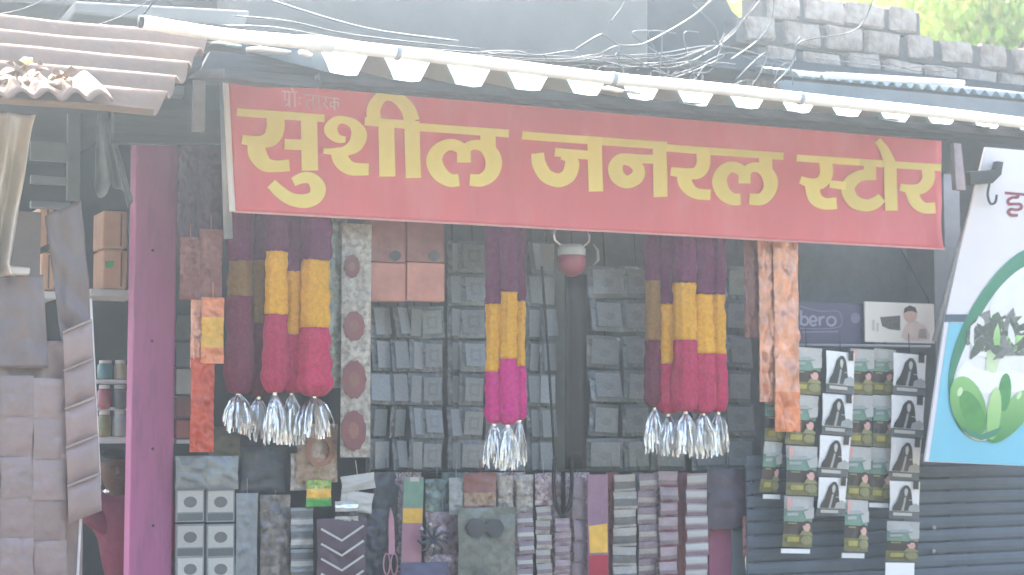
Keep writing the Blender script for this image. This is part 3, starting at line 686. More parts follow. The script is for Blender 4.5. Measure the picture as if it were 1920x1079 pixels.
# ---- garlands
def garland(cx, wd, y1, y2, y3, y4, Y, label, group, last=m_crim, y0=395, seed=0, dull=False):
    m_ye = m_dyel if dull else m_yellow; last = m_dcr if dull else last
    base = P(cx, y4, Y); rr_ = size(cx - wd / 2, 600, cx + wd / 2, 601, Y)[0] / 2 * 1.22
    t = empty('garland', base, label, 'garland', group)
    z0, z1, z2, z3, z4 = (P(cx, v, Y).z for v in (y0, y1, y2, y3, y4))
    x = base.x
    def sec(nm, za, zb_, ra, rb, mt, rounded=False):
        mb = MB(); n = max(8, int((za - zb_) / .012)); m = 27; vs = []
        for i in range(n + 1):
            f = i / n; z = za + (zb_ - za) * f
            r = ra + (rb - ra) * f
            if rounded: r *= 1 if f < .8 else math.sqrt(max(.02, 1 - ((f - .8) / .2) ** 2 * .75))
            r *= 1 + .05 * math.sin(z * 70 + seed)
            for j in range(m):
                a = 2 * math.pi * j / m; k = 1 + .16 * nz(j * .9 + seed * 5, z * 7, 2) + .05 * nz(j * 3.1, z * 50, seed) + R.uniform(-.03, .03) - (.13 if (j + int(seed)) % 3 == 0 else 0)
                vs.append((x + .006 * nz(z * 4, seed) + r * k * math.cos(a), Y + r * k * math.sin(a) * .9, z + R.uniform(-.003, .003)))
        fs = [(i * m + j, i * m + (j + 1) % m, (i + 1) * m + (j + 1) % m, (i + 1) * m + j) for i in range(n) for j in range(m)]
        fs += [tuple(range(m)), tuple(range(n * m + m - 1, n * m - 1, -1))]
        mb.add(vs, fs); mb.build(nm, mt, t, smooth=True)
    sec('purple_section', z0 + .01, z1, rr_, rr_ * .96, m_purple)
    sec('yellow_section', z1 - .001, z2, rr_ * .92, rr_ * .96, m_ye)
    sec('crimson_section' if last is not m_mag else 'magenta_section', z2 - .001, z3, rr_ * .98, rr_ * 1.2, last, True)
    tb = MB(); tb.tube([(x, Y, z3 + .02), (x, Y, z3 - .014)], [.012, .009], 8)
    for k in range(80):
        a = R.uniform(0, 6.28); sp = rr_ * R.uniform(.35, 1.25); L_ = (z3 - z4) * R.uniform(.72, 1.04); wv = R.uniform(.0015, .0048)
        d = Vector((math.cos(a), math.sin(a) * .8, 0)); s = Vector((-math.sin(a), math.cos(a), 0)); s.rotate(__import__('mathutils').Quaternion((0, 0, 1), R.uniform(-1, 1)))
        vs = []
        for i in range(7):
            f = i / 6; c = Vector((x, Y, z3)) + d * sp * (1 - (1 - f) ** 2.2) + Vector((R.uniform(-.003, .003), R.uniform(-.003, .003), -L_ * f + .01 * math.sin(f * 3.1)))
            s2 = Vector(s); s2.rotate(__import__('mathutils').Quaternion((0, 0, 1), f * R.uniform(.3, 1.5)))
            vs += [c - s2 * wv, c + s2 * wv]
        tb.add(vs, [(2 * i, 2 * i + 1, 2 * i + 3, 2 * i + 2) for i in range(6)])
    tb.build('tassel', m_foil, t, fix=False)
GL = 'garlands with silver tassels'
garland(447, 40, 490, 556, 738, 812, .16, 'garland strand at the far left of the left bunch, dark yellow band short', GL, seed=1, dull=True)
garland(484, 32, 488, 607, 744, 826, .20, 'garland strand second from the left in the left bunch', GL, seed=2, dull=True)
garland(514, 36, 472, 590, 736, 832, .09, 'middle garland strand of the left bunch, its yellow band highest', GL, seed=3)
garland(546, 33, 509, 627, 737, 834, .13, 'fourth garland strand of the left bunch with the lowest yellow band', GL, seed=4)
garland(588, 48, 488, 615, 743, 822, .08, 'fattest garland strand at the right of the left bunch', GL, seed=5)
garland(927, 26, 571, 697, 794, 876, .10, 'left strand of the purple, yellow and magenta garland under the banner middle', GL, m_mag, 425, 6)
garland(952, 27, 548, 673, 796, 880, .07, 'centre strand of the magenta ended garland, yellow band highest', GL, m_mag, 425, 7)
garland(973, 20, 565, 687, 788, 872, .11, 'thin right strand of the magenta ended garland', GL, m_mag, 425, 8)
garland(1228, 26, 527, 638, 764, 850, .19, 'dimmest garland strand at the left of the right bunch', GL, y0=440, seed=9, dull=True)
garland(1254, 28, 571, 682, 776, 856, .16, 'second strand of the right garland bunch with the lowest yellow band', GL, y0=440, seed=10)
garland(1286, 33, 531, 638, 772, 854, .09, 'middle strand of the right garland bunch, yellow band highest', GL, y0=440, seed=11)
garland(1319, 33, 553, 664, 775, 858, .10, 'fourth strand of the right garland bunch, bright yellow', GL, y0=440, seed=12)
garland(1347, 24, 553, 664, 772, 852, .13, 'outer right strand of the right garland bunch beside the grey packets', GL, y0=440, seed=13)

# ---- orange and brown foil packs by the purple post and beside the right bunch
def foil(x0, y0, x1, y1, Y, mt, lb, cat='packet', d_=.03, rot=0., grp=None, bands=None):
    return pouch('foil_packet', x0, y0, x1, y1, Y, d_, mt, lb, cat, grp, bands=bands, rot=rot, hang=.06, wrinkle=2.2 if mt in (m_cop, m_org, m_orr, m_brn, m_dpur) or isinstance(mt, list) and mt[0] in (m_cop, m_org) else 1.3)
foil(334, 262, 372, 470, .16, m_dpur, 'dark purple packet strip hanging at the top beside the purple post')
foil(372, 262, 418, 440, .19, m_dpur, 'dark purple packet strip next to the grey banner pole')
foil(338, 445, 376, 562, .12, m_brn, 'brown wrinkled packet against the right edge of the purple post')
foil(374, 430, 418, 566, .14, m_brn, 'brown glossy packet above the gold flecked orange packet')
foil(358, 560, 382, 690, .13, m_cop, 'narrow copper packet left of the gold flecked packet')
foil(378, 558, 421, 682, .11, [m_org, m_ylw], 'orange packet with a gold patch hanging by the left garlands', bands=[(.3, .75, 1)])
foil(358, 672, 403, 848, .12, m_orr, 'long orange red packet hanging lowest beside the purple post', d_=.04)
foil(1394, 445, 1423, 634, .17, m_brn, 'dull brown pack left of the two copper foil strips')
foil(1421, 440, 1452, 754, .12, m_cop, 'narrower copper foil strip ending higher, right of the garlands', d_=.045)
foil(1449, 440, 1496, 810, .09, [m_cop, m_org], 'wider copper foil strip hanging lowest beside the sachets', d_=.05, bands=[(.8, 1.01, 1)])

# ---- printed strips and pink boxes
foil(602, 395, 652, 728, .24, m_floral, 'sage green leaf patterned plastic strip right of the left garlands', 'plastic strip', .02)
ros = empty('rosette_strip', P(668, 858, .2), 'off white plastic strip printed with dark red rosettes', 'plastic strip')
pouch('film', 641, 420, 697, 858, .2, .012, m_offw, parent=ros)
for cx, cy, rx, ry in ((660, 500, 15, 22), (664, 612, 20, 28), (664, 712, 23, 36), (663, 808, 24, 38)):
    q = MB(); flat(q, [(cx + (x - cx) * (1 + .05 * math.sin(i * 2.6 + cy)), cy + (y - cy) * (1 + .05 * math.sin(i * 2.6 + cy))) for i, (x, y) in enumerate(ell(cx, cy, rx, ry, 24))], .189); rp = q.build('rosette_print', m_maroon, ros)
    q = MB(); flat(q, ell(cx, cy, rx * .45, ry * .42, 10), .187); q.build('rosette_centre', m_brn, rp)
for (x0, x1, lb) in ((692, 761, 'left one of the two brown pink boxes hanging under the banner'), (763, 834, 'right one of the two brown pink boxes hanging under the banner')):
    t = empty('hanging_box', P((x0 + x1) / 2, 565, .25), lb, 'box', 'brown pink boxes under the banner')
    pbox(x0, 405, x1, 492, .25, .06).build('upper_panel', m_brn, t, bevel=.004)
    pbox(x0, 493, x1, 565, .246, .066).build('lower_panel', m_brn2, t, bevel=.004)
    q = MB(); flat(q, ell(x1 - 20, 480, 11, 10), .243); q.build('dark_seal', m_dbr, t)

# ---- red ornament with wire horns, and black belt loop
t = empty('hanging_ornament', P(1070, 518, .2), 'small dull red ball with a white cap and curved handles under the banner', 'ornament')
c = P(1072, 492, .2); rr_ = size(1048, 490, 1097, 491, .2)[0] / 2
def lathe(mb, c, prof_, n=16, mi=0):
    k = len(prof_); vs = [c + Vector((r * math.cos(2 * math.pi * j / n), r * math.sin(2 * math.pi * j / n), z)) for r, z in prof_ for j in range(n)]
    mb.add(vs, [(i * n + j, i * n + (j + 1) % n, (i + 1) * n + (j + 1) % n, (i + 1) * n + j) for i in range(k - 1) for j in range(n)], mi)
q = MB(); lathe(q, c, [(0.001, -rr_)] + [(rr_ * math.sin(a), -rr_ * math.cos(a)) for a in [.3 * i for i in range(1, 8)]]); q.build('ball', m_bdy, t, smooth=True)
q = MB(); lathe(q, c, [(rr_ * .95, rr_ * .45), (rr_ * .96, rr_ * .9), (rr_ * .7, rr_ * 1.2), (.001, rr_ * 1.25)]); q.build('cap', m_lab, t, smooth=True)
for s in (1, -1):
    q = MB(); q.tube([c + Vector((s * rr_ * a, 0, rr_ * b_)) for a, b_ in ((.3, 1.15), (.9, 1.15), (1.3, 1.45), (1.35, 1.9), (1.2, 2.2))], [.005, .006, .006, .005, .003], 8); q.build('handle', m_foil, t, smooth=True)
q = MB(); q.tube([c + Vector((0, 0, rr_ * 1.2)), c + Vector((0, .01, rr_ * 3.2))], .002, 6); q.build('string', m_black, t)
t = MB(); lp = [P(1112, 458, .28), P(1120, 470, .28), P(1121, 488, .28), P(1112, 498, .28)]
t.tube(lp, [.004, .008, .008, .003], 8); tag(t.build('clear_clip', m_lgr, smooth=True), 'pale curved plastic clip right of the hanging red ball', 'clip')
q = MB(); q.grid(lambda u, v: P(1060 + 40 * u, 515 + 365 * v, .40) + Vector((0, .008 * math.sin(u * 3.14), 0)), 4, 10)
tag(q.build('black_strap', m_black, solid=.004, smooth=True), 'wide black strap hanging straight down below the red ball', 'strap')
q = MB(); pts = [(1040, 860), (1038, 905), (1042, 945), (1054, 966), (1066, 950), (1072, 910), (1071, 860)]
q.tube([P(x, y, .3) for x, y, _ in crom([(a, b_, 0) for a, b_ in pts], 6)], .009, 8)
tag(q.build('belt_loop', m_black, smooth=True), 'black cord loop hanging over the small mottled packs', 'loop')
q = MB(); q.tube([P(1016, 500, .42), P(1030, 700, .42), P(1040, 870, .3)], .006, 6); tag(q.build('hanging_string', m_black, smooth=True), 'black cord leading down to the cord loop', 'cord')

# ---- lower goods
def card(name, x0, y0, x1, y1, Y, mats, prints, lb, cat, grp=None, rot=0., parent=None):
    w_, h_ = size(x0, y0, x1, y1, Y); mb = MB(); pcard(mb, w_, h_, prints, .006)
    o = link(name, mb.mesh(name, Vector(), False, False), mats, parent, P((x0 + x1) / 2, y0, Y), (0, rot, 0))
    return tag(o, lb, cat, grp)
# oval label packs, left foot
def oval_mesh():
    mb = MB(); mb.box((-.5, 0, -1), (.5, .25, 0), 0)
    def pol(pts, mi, k): mb.add([(u - .5, -.012 - .004 * k, -v) for u, v in pts], [tuple(range(len(pts)))], mi)
    pol([(.05, .06), (.95, .06), (.95, .7), (.05, .7)], 1, 0)
    pol(ell(.5, .4, .24, .17, 14), 2, 1)
    pol([(.05, .74), (.95, .74), (.95, .96), (.05, .96)], 3, 0)
    me = mb.mesh('oval_pack'); [me.materials.append(m) for m in (m_card, m_lab, m_labd, m_cardd)]; return me
OV = oval_mesh()
for x0, x1, lb in ((331, 383, 'column of pale packs with oval labels touching the purple post'), (388, 440, 'column of pale packs with oval labels second from the purple post')):
    t = empty('pack_strip', P((x0 + x1) / 2, 1100, .3), lb, 'packet strip', 'packs with oval labels')
    for y in (917, 983, 1043):
        w_, h_ = size(x0, y, x1, y + 62, .3)
        link('oval_pack', OV, None, t, P((x0 + x1) / 2, y, .3), (R.uniform(-.03, .03), 0, R.uniform(-.05, .05)), (w_, .08, h_))
    pouch('top_bag', x0 - 2, 855, x1 + 8, 918, .29, .03, m_film, parent=t)
foil(392, 800, 452, 858, .3, M('khaki_box', '#57564a', .5), 'khaki pack on top of the oval label packs', d_=.04)
foil(452, 838, 536, 925, .34, m_dbag, 'dark slate cloth bag behind the silver tassels', 'bag', .05)
foil(443, 925, 484, 1100, .3, m_card, 'tall narrow grey pack right of the oval label packs', d_=.03)
foil(488, 928, 545, 1100, .33, m_brn if False else MP('grey_brown_pack', ('#6b6462', '#8a827c', '#4d4a4c'), 14), 'broad grey brown pack left of the small stacked packs', d_=.04)
t = empty('pack_strip', P(566, 1100, .3), 'short strip of small grey printed packs below the lime pack', 'packet strip')
for i, y in enumerate((952, 990, 1030, 1066)):
    pouch('small_pack', 545, y, 588, y + 38, .3, .02, [m_card, m_labd, m_lab], parent=t, bands=[(.15, .45, 1), (.55, .8, 2)])
foil(556, 795, 634, 905, .28, [m_beige, m_maroon], 'beige bag with a brown ring print under the silver tassels', 'bag', .03)
q = MB(); stroke(q, [(600 + 22 * math.cos(a), 845 + 26 * math.sin(a), 9) for a in [i * .5 for i in range(14)]], lambda v: .0, 0)
for v in q.v:   # push the ring from the front plane back onto the bag along the line of its own depth
    d = (v - CAM); v.xyz = CAM + d * ((.258 - CAM.y) / d.y)
tag(q.build('ring_tag', M('tan_card', '#a1705a', .5), solid=.002, fix=False), 'tan card ring lying against the beige bag', 'ring')
foil(545, 850, 580, 920, .3, m_offw, 'off white pack between the dark cloth bag and the beige bag')
foil(574, 900, 622, 950, .27, [m_lime, m_ylw, m_grn], 'lime green and yellow pack below the beige bag', d_=.03, bands=[(.3, .6, 1), (.75, 1.01, 2)])
foil(638, 890, 702, 920, .26, [m_lab, m_labd], 'upper white pack with a dark seal, tilted beside the post of bags', rot=-.12)
foil(640, 922, 702, 960, .27, m_lab, 'lower white pack tilted the other way beneath the sealed one', rot=.15)
foil(628, 940, 672, 978, .22, [m_lab, m_blk, m_foil], 'silver and black pouch on top of the striped bag', bands=[(.5, .75, 1), (.1, .3, 2)])
t = empty('striped_bag', P(640, 1100, .22), 'dark mauve bag with pale chevron stripes at the bottom edge', 'bag')
pouch('bag_body', 594, 972, 688, 1110, .22, .06, M('mauve_fabric', '#5b4a55', .6, .2), parent=t)
q = MB()
for k in range(4):
    y = 990 + 28 * k; stroke(q, [(602, y + 2, 4), (641, y + 24, 4), (682, y - 4, 4)], lambda v: 0, 0, smooth=False)
for v in q.v: d = (v - CAM); v.xyz = CAM + d * ((.182 - CAM.y) / d.y)
q.build('chevron_print', m_lab, t, fix=False)
foil(672, 955, 726, 1110, .32, m_dbag, 'dark slate bag between the striped bag and the pink scissors', 'bag', .06)
sc = empty('scissors', P(733, 1085, .26), 'pale pink scissors hanging blade up by the dark bag', 'scissors')
q = slab([(733, 952), (739, 975), (741, 1040), (729, 1040), (729, 975)], .26, .006); q.build('blade', m_pinkp, sc)
for cx in (725, 739):
    q = MB(); q.tube([P(cx + 6 * math.cos(a), 1058 + 20 * math.sin(a), .262) for a in [i * .45 for i in range(15)]], .0032, 6); q.build('handle', m_pinkp, sc, smooth=True)
Yc = .32
card('bindi_card', 757, 895, 795, 1058, Yc, [m_card, m_ylw, m_pinkp, m_gpr, m_lab], [([(0.02, .36), (.98, .36), (.98, .53), (.02, .53)], 1), ([(.02, .54), (.98, .54), (.98, .98), (.02, .98)], 2), ([(.03, .02), (.97, .02), (.97, .34), (.03, .34)], 3), ([(.3, .0), (.75, 0), (.75, .05), (.3, .05)], 4)], 'tall card with a yellow band and a pink foot', 'card', rot=.03)
foil(797, 898, 842, 968, .38, MP('sea_green_pack', ('#5d7370', '#82938d', '#45555a'), 18), 'sea green pack behind the yellow banded card')
foil(842, 896, 869, 966, .34, m_lgr, 'narrow light grey pack right of the sea green pack')
foil(869, 888, 931, 960, .33, [m_brn, m_beige], 'reddish brown pack above the eye mask pouch', bands=[(.5, .8, 1)])
foil(934, 892, 962, 955, .34, m_offw, 'small off white pack under the magenta garland tassel')
foil(968, 890, 1000, 962, .34, m_offw, 'pale pack hanging second right of the brown pack')
foil(1003, 888, 1035, 948, .34, m_mp2, 'pale pinkish pack left of the black cord loop')
ey = empty('eye_mask_pouch', P(912, 1090, .28), 'grey green clear pouch holding a dark eye mask', 'pouch')
pouch('film_pouch', 858, 952, 968, 1100, .28, .03, MP('grey_green_film', ('#6a716c', '#7f857f', '#596059'), 12), parent=ey)
q = MB(); pts_ = [(874, 990), (884, 974), (902, 974), (911, 982), (922, 974), (938, 977), (945, 992), (936, 1008), (922, 1008), (911, 998), (900, 1008), (884, 1006)]
q.prism([P(x, y, .254) for x, y, _ in crom([(a, b_, 0) for a, b_ in pts_ + pts_[:1]], 4)[:-1]], (0, .006, 0)); q.build('eye_mask', m_dbag, ey)
cl = empty('hair_clip', P(815, 1050, .27), 'dark hair clip with small white petals beside the yellow banded card', 'hair clip')
q = MB()
for k in range(9):
    a = k * .7; q.tube([P(812, 1012, .27), P(812 + 22 * math.cos(a), 1012 + 22 * math.sin(a), .262), P(812 + 30 * math.cos(a + .3), 1012 + 32 * math.sin(a + .3), .27)], [.004, .009, .003], 6)
q.build('petals', m_dbag, cl, smooth=True)
for dx, dy in ((-22, -22), (-6, -30), (14, -6), (-2, 10)):
    q = MB(); c = P(812 + dx, 1012 + dy, .25); q.tube([c, c + Vector((.008, 0, -.01))], [.008, .004], 7); q.build('white_petal', m_lab, cl, smooth=True)
foil(795, 1040, 860, 1100, .33, m_mp, 'mauve pack below the dark hair clip')
foil(750, 1055, 842, 1120, .3, m_libp, 'dark violet band pack at the bottom below the yellow banded card')
foil(798, 960, 862, 1045, .36, MP('dusty_rose_pack', ('#8d7a80', '#b09aa0', '#5a4c58'), 18), 'dusty rose pack behind the dark hair clip')
backs = [(700, 748, m_dbag, 'dark slate pack hanging behind the pink scissors'), (740, 790, m_mp, 'mauve pack behind the yellow banded card'), (828, 880, MATS['sea_green_pack'], 'tall sea green pack behind the eye mask pouch'), (880, 930, m_brn, 'brown pack behind the eye mask pouch at its right'),
         (925, 985, m_mp2, 'pinkish pack behind the gap right of the eye mask'), (1020, 1052, m_mp, 'mauve pack behind the cord loop at its left'), (1060, 1105, m_mp2, 'pale pinkish pack behind the cord loop at its right'), (1136, 1160, m_brn, 'dark brown pack right behind the yellow and red card'),
         (1185, 1205, m_cardd, 'dark pack in the gap between the two dull pouch strips'), (1225, 1245, m_mp, 'mauve pack in the gap left of the middle pouch strip'), (1266, 1294, m_maroon, 'maroon pack in the gap left of the brightest pouch strip')]
for x0, x1, mt, lb in backs:
    foil(x0, 886, x1, 1100, .44, mt, lb, d_=.03)
# mottled strips of small pouches
def strip(x0, x1, ys, Y, mats, lb, grp, seed, bands=None, d_=.03):
    t = empty('pouch_strip', P((x0 + x1) / 2, ys[-1], Y), lb, 'pouch strip', grp)
    me = None
    for y0, y1 in zip(ys[:-1], ys[1:]):
        w_, h_ = size(x0, y0, x1, y1, Y)
        if me is None:
            mb = MB(); pouch_grid(mb, 1, 1, .7, 6, 7, seed, bands); me = mb.mesh('pouch', Vector(), True, False)
            for m in (mats if isinstance(mats, list) else [mats]): me.materials.append(m)
        link('pouch', me, None, t, P((x0 + x1) / 2, y0, Y) + Vector((R.uniform(-.003, .003), R.uniform(-.004, .004), 0)), (R.uniform(-.2, .1), R.uniform(-.04, .04), R.uniform(-.15, .15)), (w_, d_, h_ * .97))
GS = 'strips of small pouches below the display'
strip(970, 1000, [962, 988, 1014, 1040, 1066, 1092], .3, [m_mp, m_lab], 'mottled pouch strip right of the eye mask pouch', GS, 3, [(.3, .6, 1)])
strip(1004, 1034, [950, 976, 1003, 1030, 1057, 1084], .31, [m_offw, m_mp], 'grey mottled pouch strip left of the cord loop foot', GS, 5, [(.4, .7, 1)])
strip(1040, 1070, [972, 998, 1024, 1050, 1076, 1100], .33, [m_mp2, m_mp], 'pinkish pouch strip directly under the cord loop', GS, 7, [(.3, .7, 1)])
strip(1074, 1098, [895, 935, 975, 1015, 1055, 1095], .34, [m_mp], 'narrow mauve pouch strip left of the yellow and red card', GS, 9)
card('price_card', 1102, 890, 1140, 1100, .3, [M('mauve_card', '#8f6d80', .5), m_ylw, M('red_print', '#a8243c', .45), m_mp2], [([(.05, .46), (.95, .44), (.95, .7), (.08, .7)], 1), ([(.03, .72), (.97, .72), (.97, .99), (.03, .99)], 2)], 'mauve card with yellow block and red foot under the display', 'card')
strip(1150, 1192, [890, 922, 955, 990, 1026, 1062, 1096], .31, [m_offw, MP('smoke_grey_pouch', ('#5f6062', '#8f8d8a', '#434448'), 34), m_labd], 'grey clear pouch strip right of the yellow and red card', GS, 11, [(.3, .8, 1)])
strip(1197, 1231, [888, 920, 952, 984, 1016, 1048, 1080, 1112], .31, [m_mp, m_offw], 'dull mauve pouch strip second right of the yellow and red card', GS, 13, [(.35, .6, 1)])
strip(1236, 1271, [884, 914, 942, 970, 998, 1026, 1054, 1082], .29, [m_mp2, m_mp, m_maroon], 'mauve pouch strip under the middle of the right garland tassels', GS, 15, [(.55, .85, 1), (.85, .95, 2)])
strip(1286, 1327, [888, 918, 944, 968, 992, 1017, 1042, 1067, 1092], .27, [m_mp2, m_lab, m_mp], 'brightest pinkish white pouch strip beside the dark mauve bag', GS, 17, [(.1, .5, 1), (.65, .95, 2)])
foil(1326, 880, 1408, 992, .3, M('dark_mauve_bag', '#4f4656', .5, .2, coat=.2), 'dark mauve bag at the right foot of the packet display', 'bag', .05)
q = pbox(1330, 985, 1372, 1110, .36, .02); tag(q.build('pink_board', M('dusty_pink_paint', '#9c5570', .5, .12)), 'dusty pink board below the dark mauve bag', 'board')
q = pbox(1373, 985, 1402, 1110, .35, .02); tag(q.build('grey_board', m_gpan), 'grey blue board right of the pink board', 'board')
foil(1392, 968, 1412, 1046, .26, [m_brn, m_white], 'thin brown pack with a bright white edge by the grey blue board')
q = MB(); 
for cx in (1402, 1412): q.tube([P(cx + 4 * math.cos(a), 1056 + 19 * math.sin(a), .25) for a in [i * .45 for i in range(15)]], .003, 6)
tag(q.build('key_ring', m_foil, smooth=True), 'pair of bright wire loops at the bottom beside the thin brown pack', 'ring')
q = MB(); q.tube([P(1412, 880, .28), P(1410, 960, .28), P(1398, 1000, .28)], .006, 7); tag(q.build('dangling_string', m_blk, smooth=True), 'black cord dangling right of the dark mauve bag', 'cord')

# ------------------------------------------------------------------ sachet strips on the right
def herb_mesh(k):
    mb = MB(); pouch_grid(mb, 1, 1, .30, 8, 12, 21 + k, [(0, .17, 0), (.17, .46, 1), (.46, .75, 2), (.75, 1.01, 3)])
    def pol(pts, mi, kk): mb.add([(u - .5, -.165 - .006 * kk, -v) for u, v in pts], [tuple(range(len(pts)))], mi)
    pol([(.06, .22), (.6, .2), (.66, .27), (.06, .29)], 5, 0); pol([(.06, .33), (.44, .32), (.42, .38), (.06, .39)], 5, 0); pol([(.6, .3), (.95, .2), (.95, .42), (.7, .44)], 0, 0)
    pol([(.52, .74), (.6, .66), (.8, .66), (.95, .74), (.95, .76), (.52, .76)], 7, 0); pol(ell(.72, .59, .13, .095, 14, .3), 4, 1); pol([(.58, .56), (.62, .49), (.74, .47), (.86, .51), (.87, .6), (.8, .53), (.7, .53), (.64, .58)], 2, 2); pol([(.1, .52), (.4, .52), (.4, .55), (.1, .55)], 7, 0)
    pol(ell(.74, .86, .2, .09, 12), 7, 0)
    pol([(.1, .8), (.5, .8), (.5, .9), (.1, .9)], 8, 0)
    if k: pol([(.04, .02), (.2, .02), (.2, .16), (.04, .3)], 4, 3)
    me = mb.mesh('sachet', Vector(), True, False)
    for m in (m_lab, m_gpr, m_dbr, m_olv, m_pnk, m_lgr, m_maroon, M('khaki_print', '#8f8c63', .4), M('gold_band_print', '#a99f4f', .4)): me.materials.append(m)
    return me
def lady_mesh():
    mb = MB(); pouch_grid(mb, 1, 1, .22, 8, 10, 31, [(0, .78, 0), (.78, 1.01, 1)])
    def pol(pts, mi, kk): mb.add([(u - .5, -.125 - .006 * kk, -v) for u, v in pts], [tuple(range(len(pts)))], mi)
    hair = [(.38, .16), (.46, .1), (.56, .11), (.64, .2), (.68, .36), (.7, .55), (.78, .7), (.74, .79), (.04, .79), (.08, .68), (.19, .54), (.27, .36), (.31, .24)]
    pol(hair, 2, 0); pol([(.45, .2), (.51, .18), (.55, .24), (.54, .33), (.5, .41), (.45, .37), (.43, .28)], 3, 1); pol([(.44, .42), (.5, .44), (.47, .58), (.42, .79), (.34, .79), (.4, .6)], 4, 1)
    pol([(.6, .66), (.8, .58), (.94, .64), (.92, .79), (.56, .79)], 4, 1)
    pol([(.72, -.04), (.9, -.04), (.9, .2), (.72, .2)], 2, 2)
    pol([(.08, .84), (.7, .84), (.7, .92), (.08, .92)], 3, 0)
    me = mb.mesh('sachet', Vector(), True, False)
    for m in (m_white, m_cardd, m_blk, m_lab, m_lgr): me.materials.append(m)
    return me
HB = [herb_mesh(0), herb_mesh(1)]; LD = lady_mesh()
GH = 'sachet strips on the right of the shop'
def sstrip(x_top, x_bot, wd, ys, Y, kind, lb, end=None):
    t = empty('sachet_strip', P((x_top + x_bot) / 2, ys[-1], Y), lb, 'sachet strip', GH)
    Ya = ys[0]; Yb = ys[-1]
    for i, (y0, y1) in enumerate(zip(ys[:-1], ys[1:])):
        x = x_top + (x_bot - x_top) * (y0 - Ya) / max(1, Yb - Ya)
        w_, h_ = size(x - wd / 2, y0, x + wd / 2, y1 - 2, Y)
        me = LD if kind == 'L' else HB[kind if isinstance(kind, int) else kind[i]]
        link('sachet', me, None, t, P(x, y0, Y), (R.uniform(-.06, .1), .06 + R.uniform(-.02, .02), R.uniform(-.08, .08)), (w_, .09, h_))
    if end:
        x = x_bot - 2; w_, h_ = size(x - wd / 2 + 2, ys[-1], x + wd / 2 - 2, ys[-1] + end, Y); mb = MB(); mb.box((-w_ / 2, 0, -h_), (w_ / 2, .003, -.004))
        link('end_tab', mb.mesh('end_tab'), m_white, t, P(x, ys[-1], Y), (0, .05, 0))
    c = MB(); a = P(x_top, ys[0], Y + .012); c.tube([a + Vector((0, 0, -.02)), a + Vector((.01, .02, .1))], .002, 5); c.build('thread', m_black, t)
sstrip(1452, 1449, 36, [735, 829, 926], .17, 0, 'leftmost green and brown sachet strip, ending highest above the shutter', 10)
sstrip(1512, 1494, 58, [652, 741, 837, 931, 1028], .12, 1, 'long green and brown sachet strip right of the copper foil', 10)
sstrip(1576, 1558, 56, [660, 740, 818, 896, 970], .10, 'L', 'left strip of white sachets printed with a long haired woman')
sstrip(1617, 1602, 46, [655, 741, 838, 938, 1036], .13, 1, 'green and brown sachet strip between the two white ones, ending lowest', 11)
sstrip(1660, 1650, 40, [655, 742, 840, 942], .15, 0, 'narrow green and brown sachet strip touching the right white strip', 10)
sstrip(1706, 1694, 60, [664, 743, 822, 903, 975], .09, 'L', 'right strip of white sachets printed with a long haired woman')
sstrip(1694, 1690, 58, [978, 1054], .10, 0, 'lone brown sachet hanging below the right white strip', 30)
q = MB(); q.tube([P(1440, 646, .15), P(1745, 650, .15)], .006, 8); tag(q.build('hanging_rod', m_grey, smooth=True), 'thin metal rod holding the sachet strips', 'rod')
q = MB(); q.tube([P(1690, 470, .5), P(1740, 560, .4), P(1752, 600, .2)], .004, 6); tag(q.build('string', m_cabd, smooth=True), 'slanting string behind the cream photo card', 'string')

# dark violet card with lilac word, and the cream photo card
lb_ = empty('violet_card', P(1560, 652, .2), 'dark violet card with a lilac word above the sachets', 'card')
pbox(1480, 568, 1640, 652, .2, .02).build('board', m_libp, lb_)
q = MB(); Y2 = lambda v: 0
def pushY(mb, Y):
    for v in mb.v: d = (v - CAM); v.xyz = CAM + d * ((Y - CAM.y) / d.y)
wd = 4.2
word = [[(1502, 582, wd), (1502, 610, wd)], [(1502, 598, wd), (1508, 594, wd), (1514, 598, wd), (1514, 606, wd), (1508, 610, wd), (1502, 606, wd)],                       # b
        [(1520, 603, wd), (1530, 602, wd), (1529, 596, wd), (1524, 593, wd), (1519, 597, wd), (1519, 606, wd), (1524, 611, wd), (1530, 608, wd)],               # e
        [(1536, 594, wd), (1537, 611, wd)], [(1537, 600, wd), (1541, 595, wd), (1546, 595, wd)],                                                               # r
        [(1558, 594, wd), (1551, 598, wd), (1551, 607, wd), (1558, 611, wd), (1565, 607, wd), (1565, 598, wd), (1558, 594, wd)]]                               # o
for i, s in enumerate(word): stroke(q, s, Y2, i * .0005, smooth=len(s) > 3, n=4)
pushY(q, .197)
for i, v in enumerate(q.v): v.y -= i * 2e-6
q.build('word_print', m_libt, lb_, fix=False)
q = MB(); stroke(q, [(1500, 574, 2), (1512, 578, 2), (1540, 584, 2), (1570, 584, 2), (1578, 598, 2), (1574, 613, 2), (1540, 617, 2), (1500, 616, 2)], Y2, 0, n=5)
stroke(q, [(1505, 623, 3), (1572, 622, 3)], Y2, .0004, smooth=False); flat(q, ell(1604, 597, 9, 10), 0)
pushY(q, .196); q.build('outline_print', M('dim_lilac_print', '#72718c', .45), lb_, fix=False)
pc = empty('photo_card', P(1686, 645, .17), 'cream card with a small dark picture and a printed portrait', 'card')
pbox(1622, 568, 1752, 643, .17, .008).build('board', m_cream, pc)
def pr(name, polys, mt, Y): 
    q = MB()
    for k, p_ in enumerate(polys): flat(q, p_, Y - .0005 * k)
    q.build(name, mt, pc, fix=False)
pr('picture_print', [[(1650, 595), (1688, 592), (1688, 620), (1668, 618), (1654, 612)]], M('dark_picture_print', '#5c5a58', .5, .5, 60), .168)
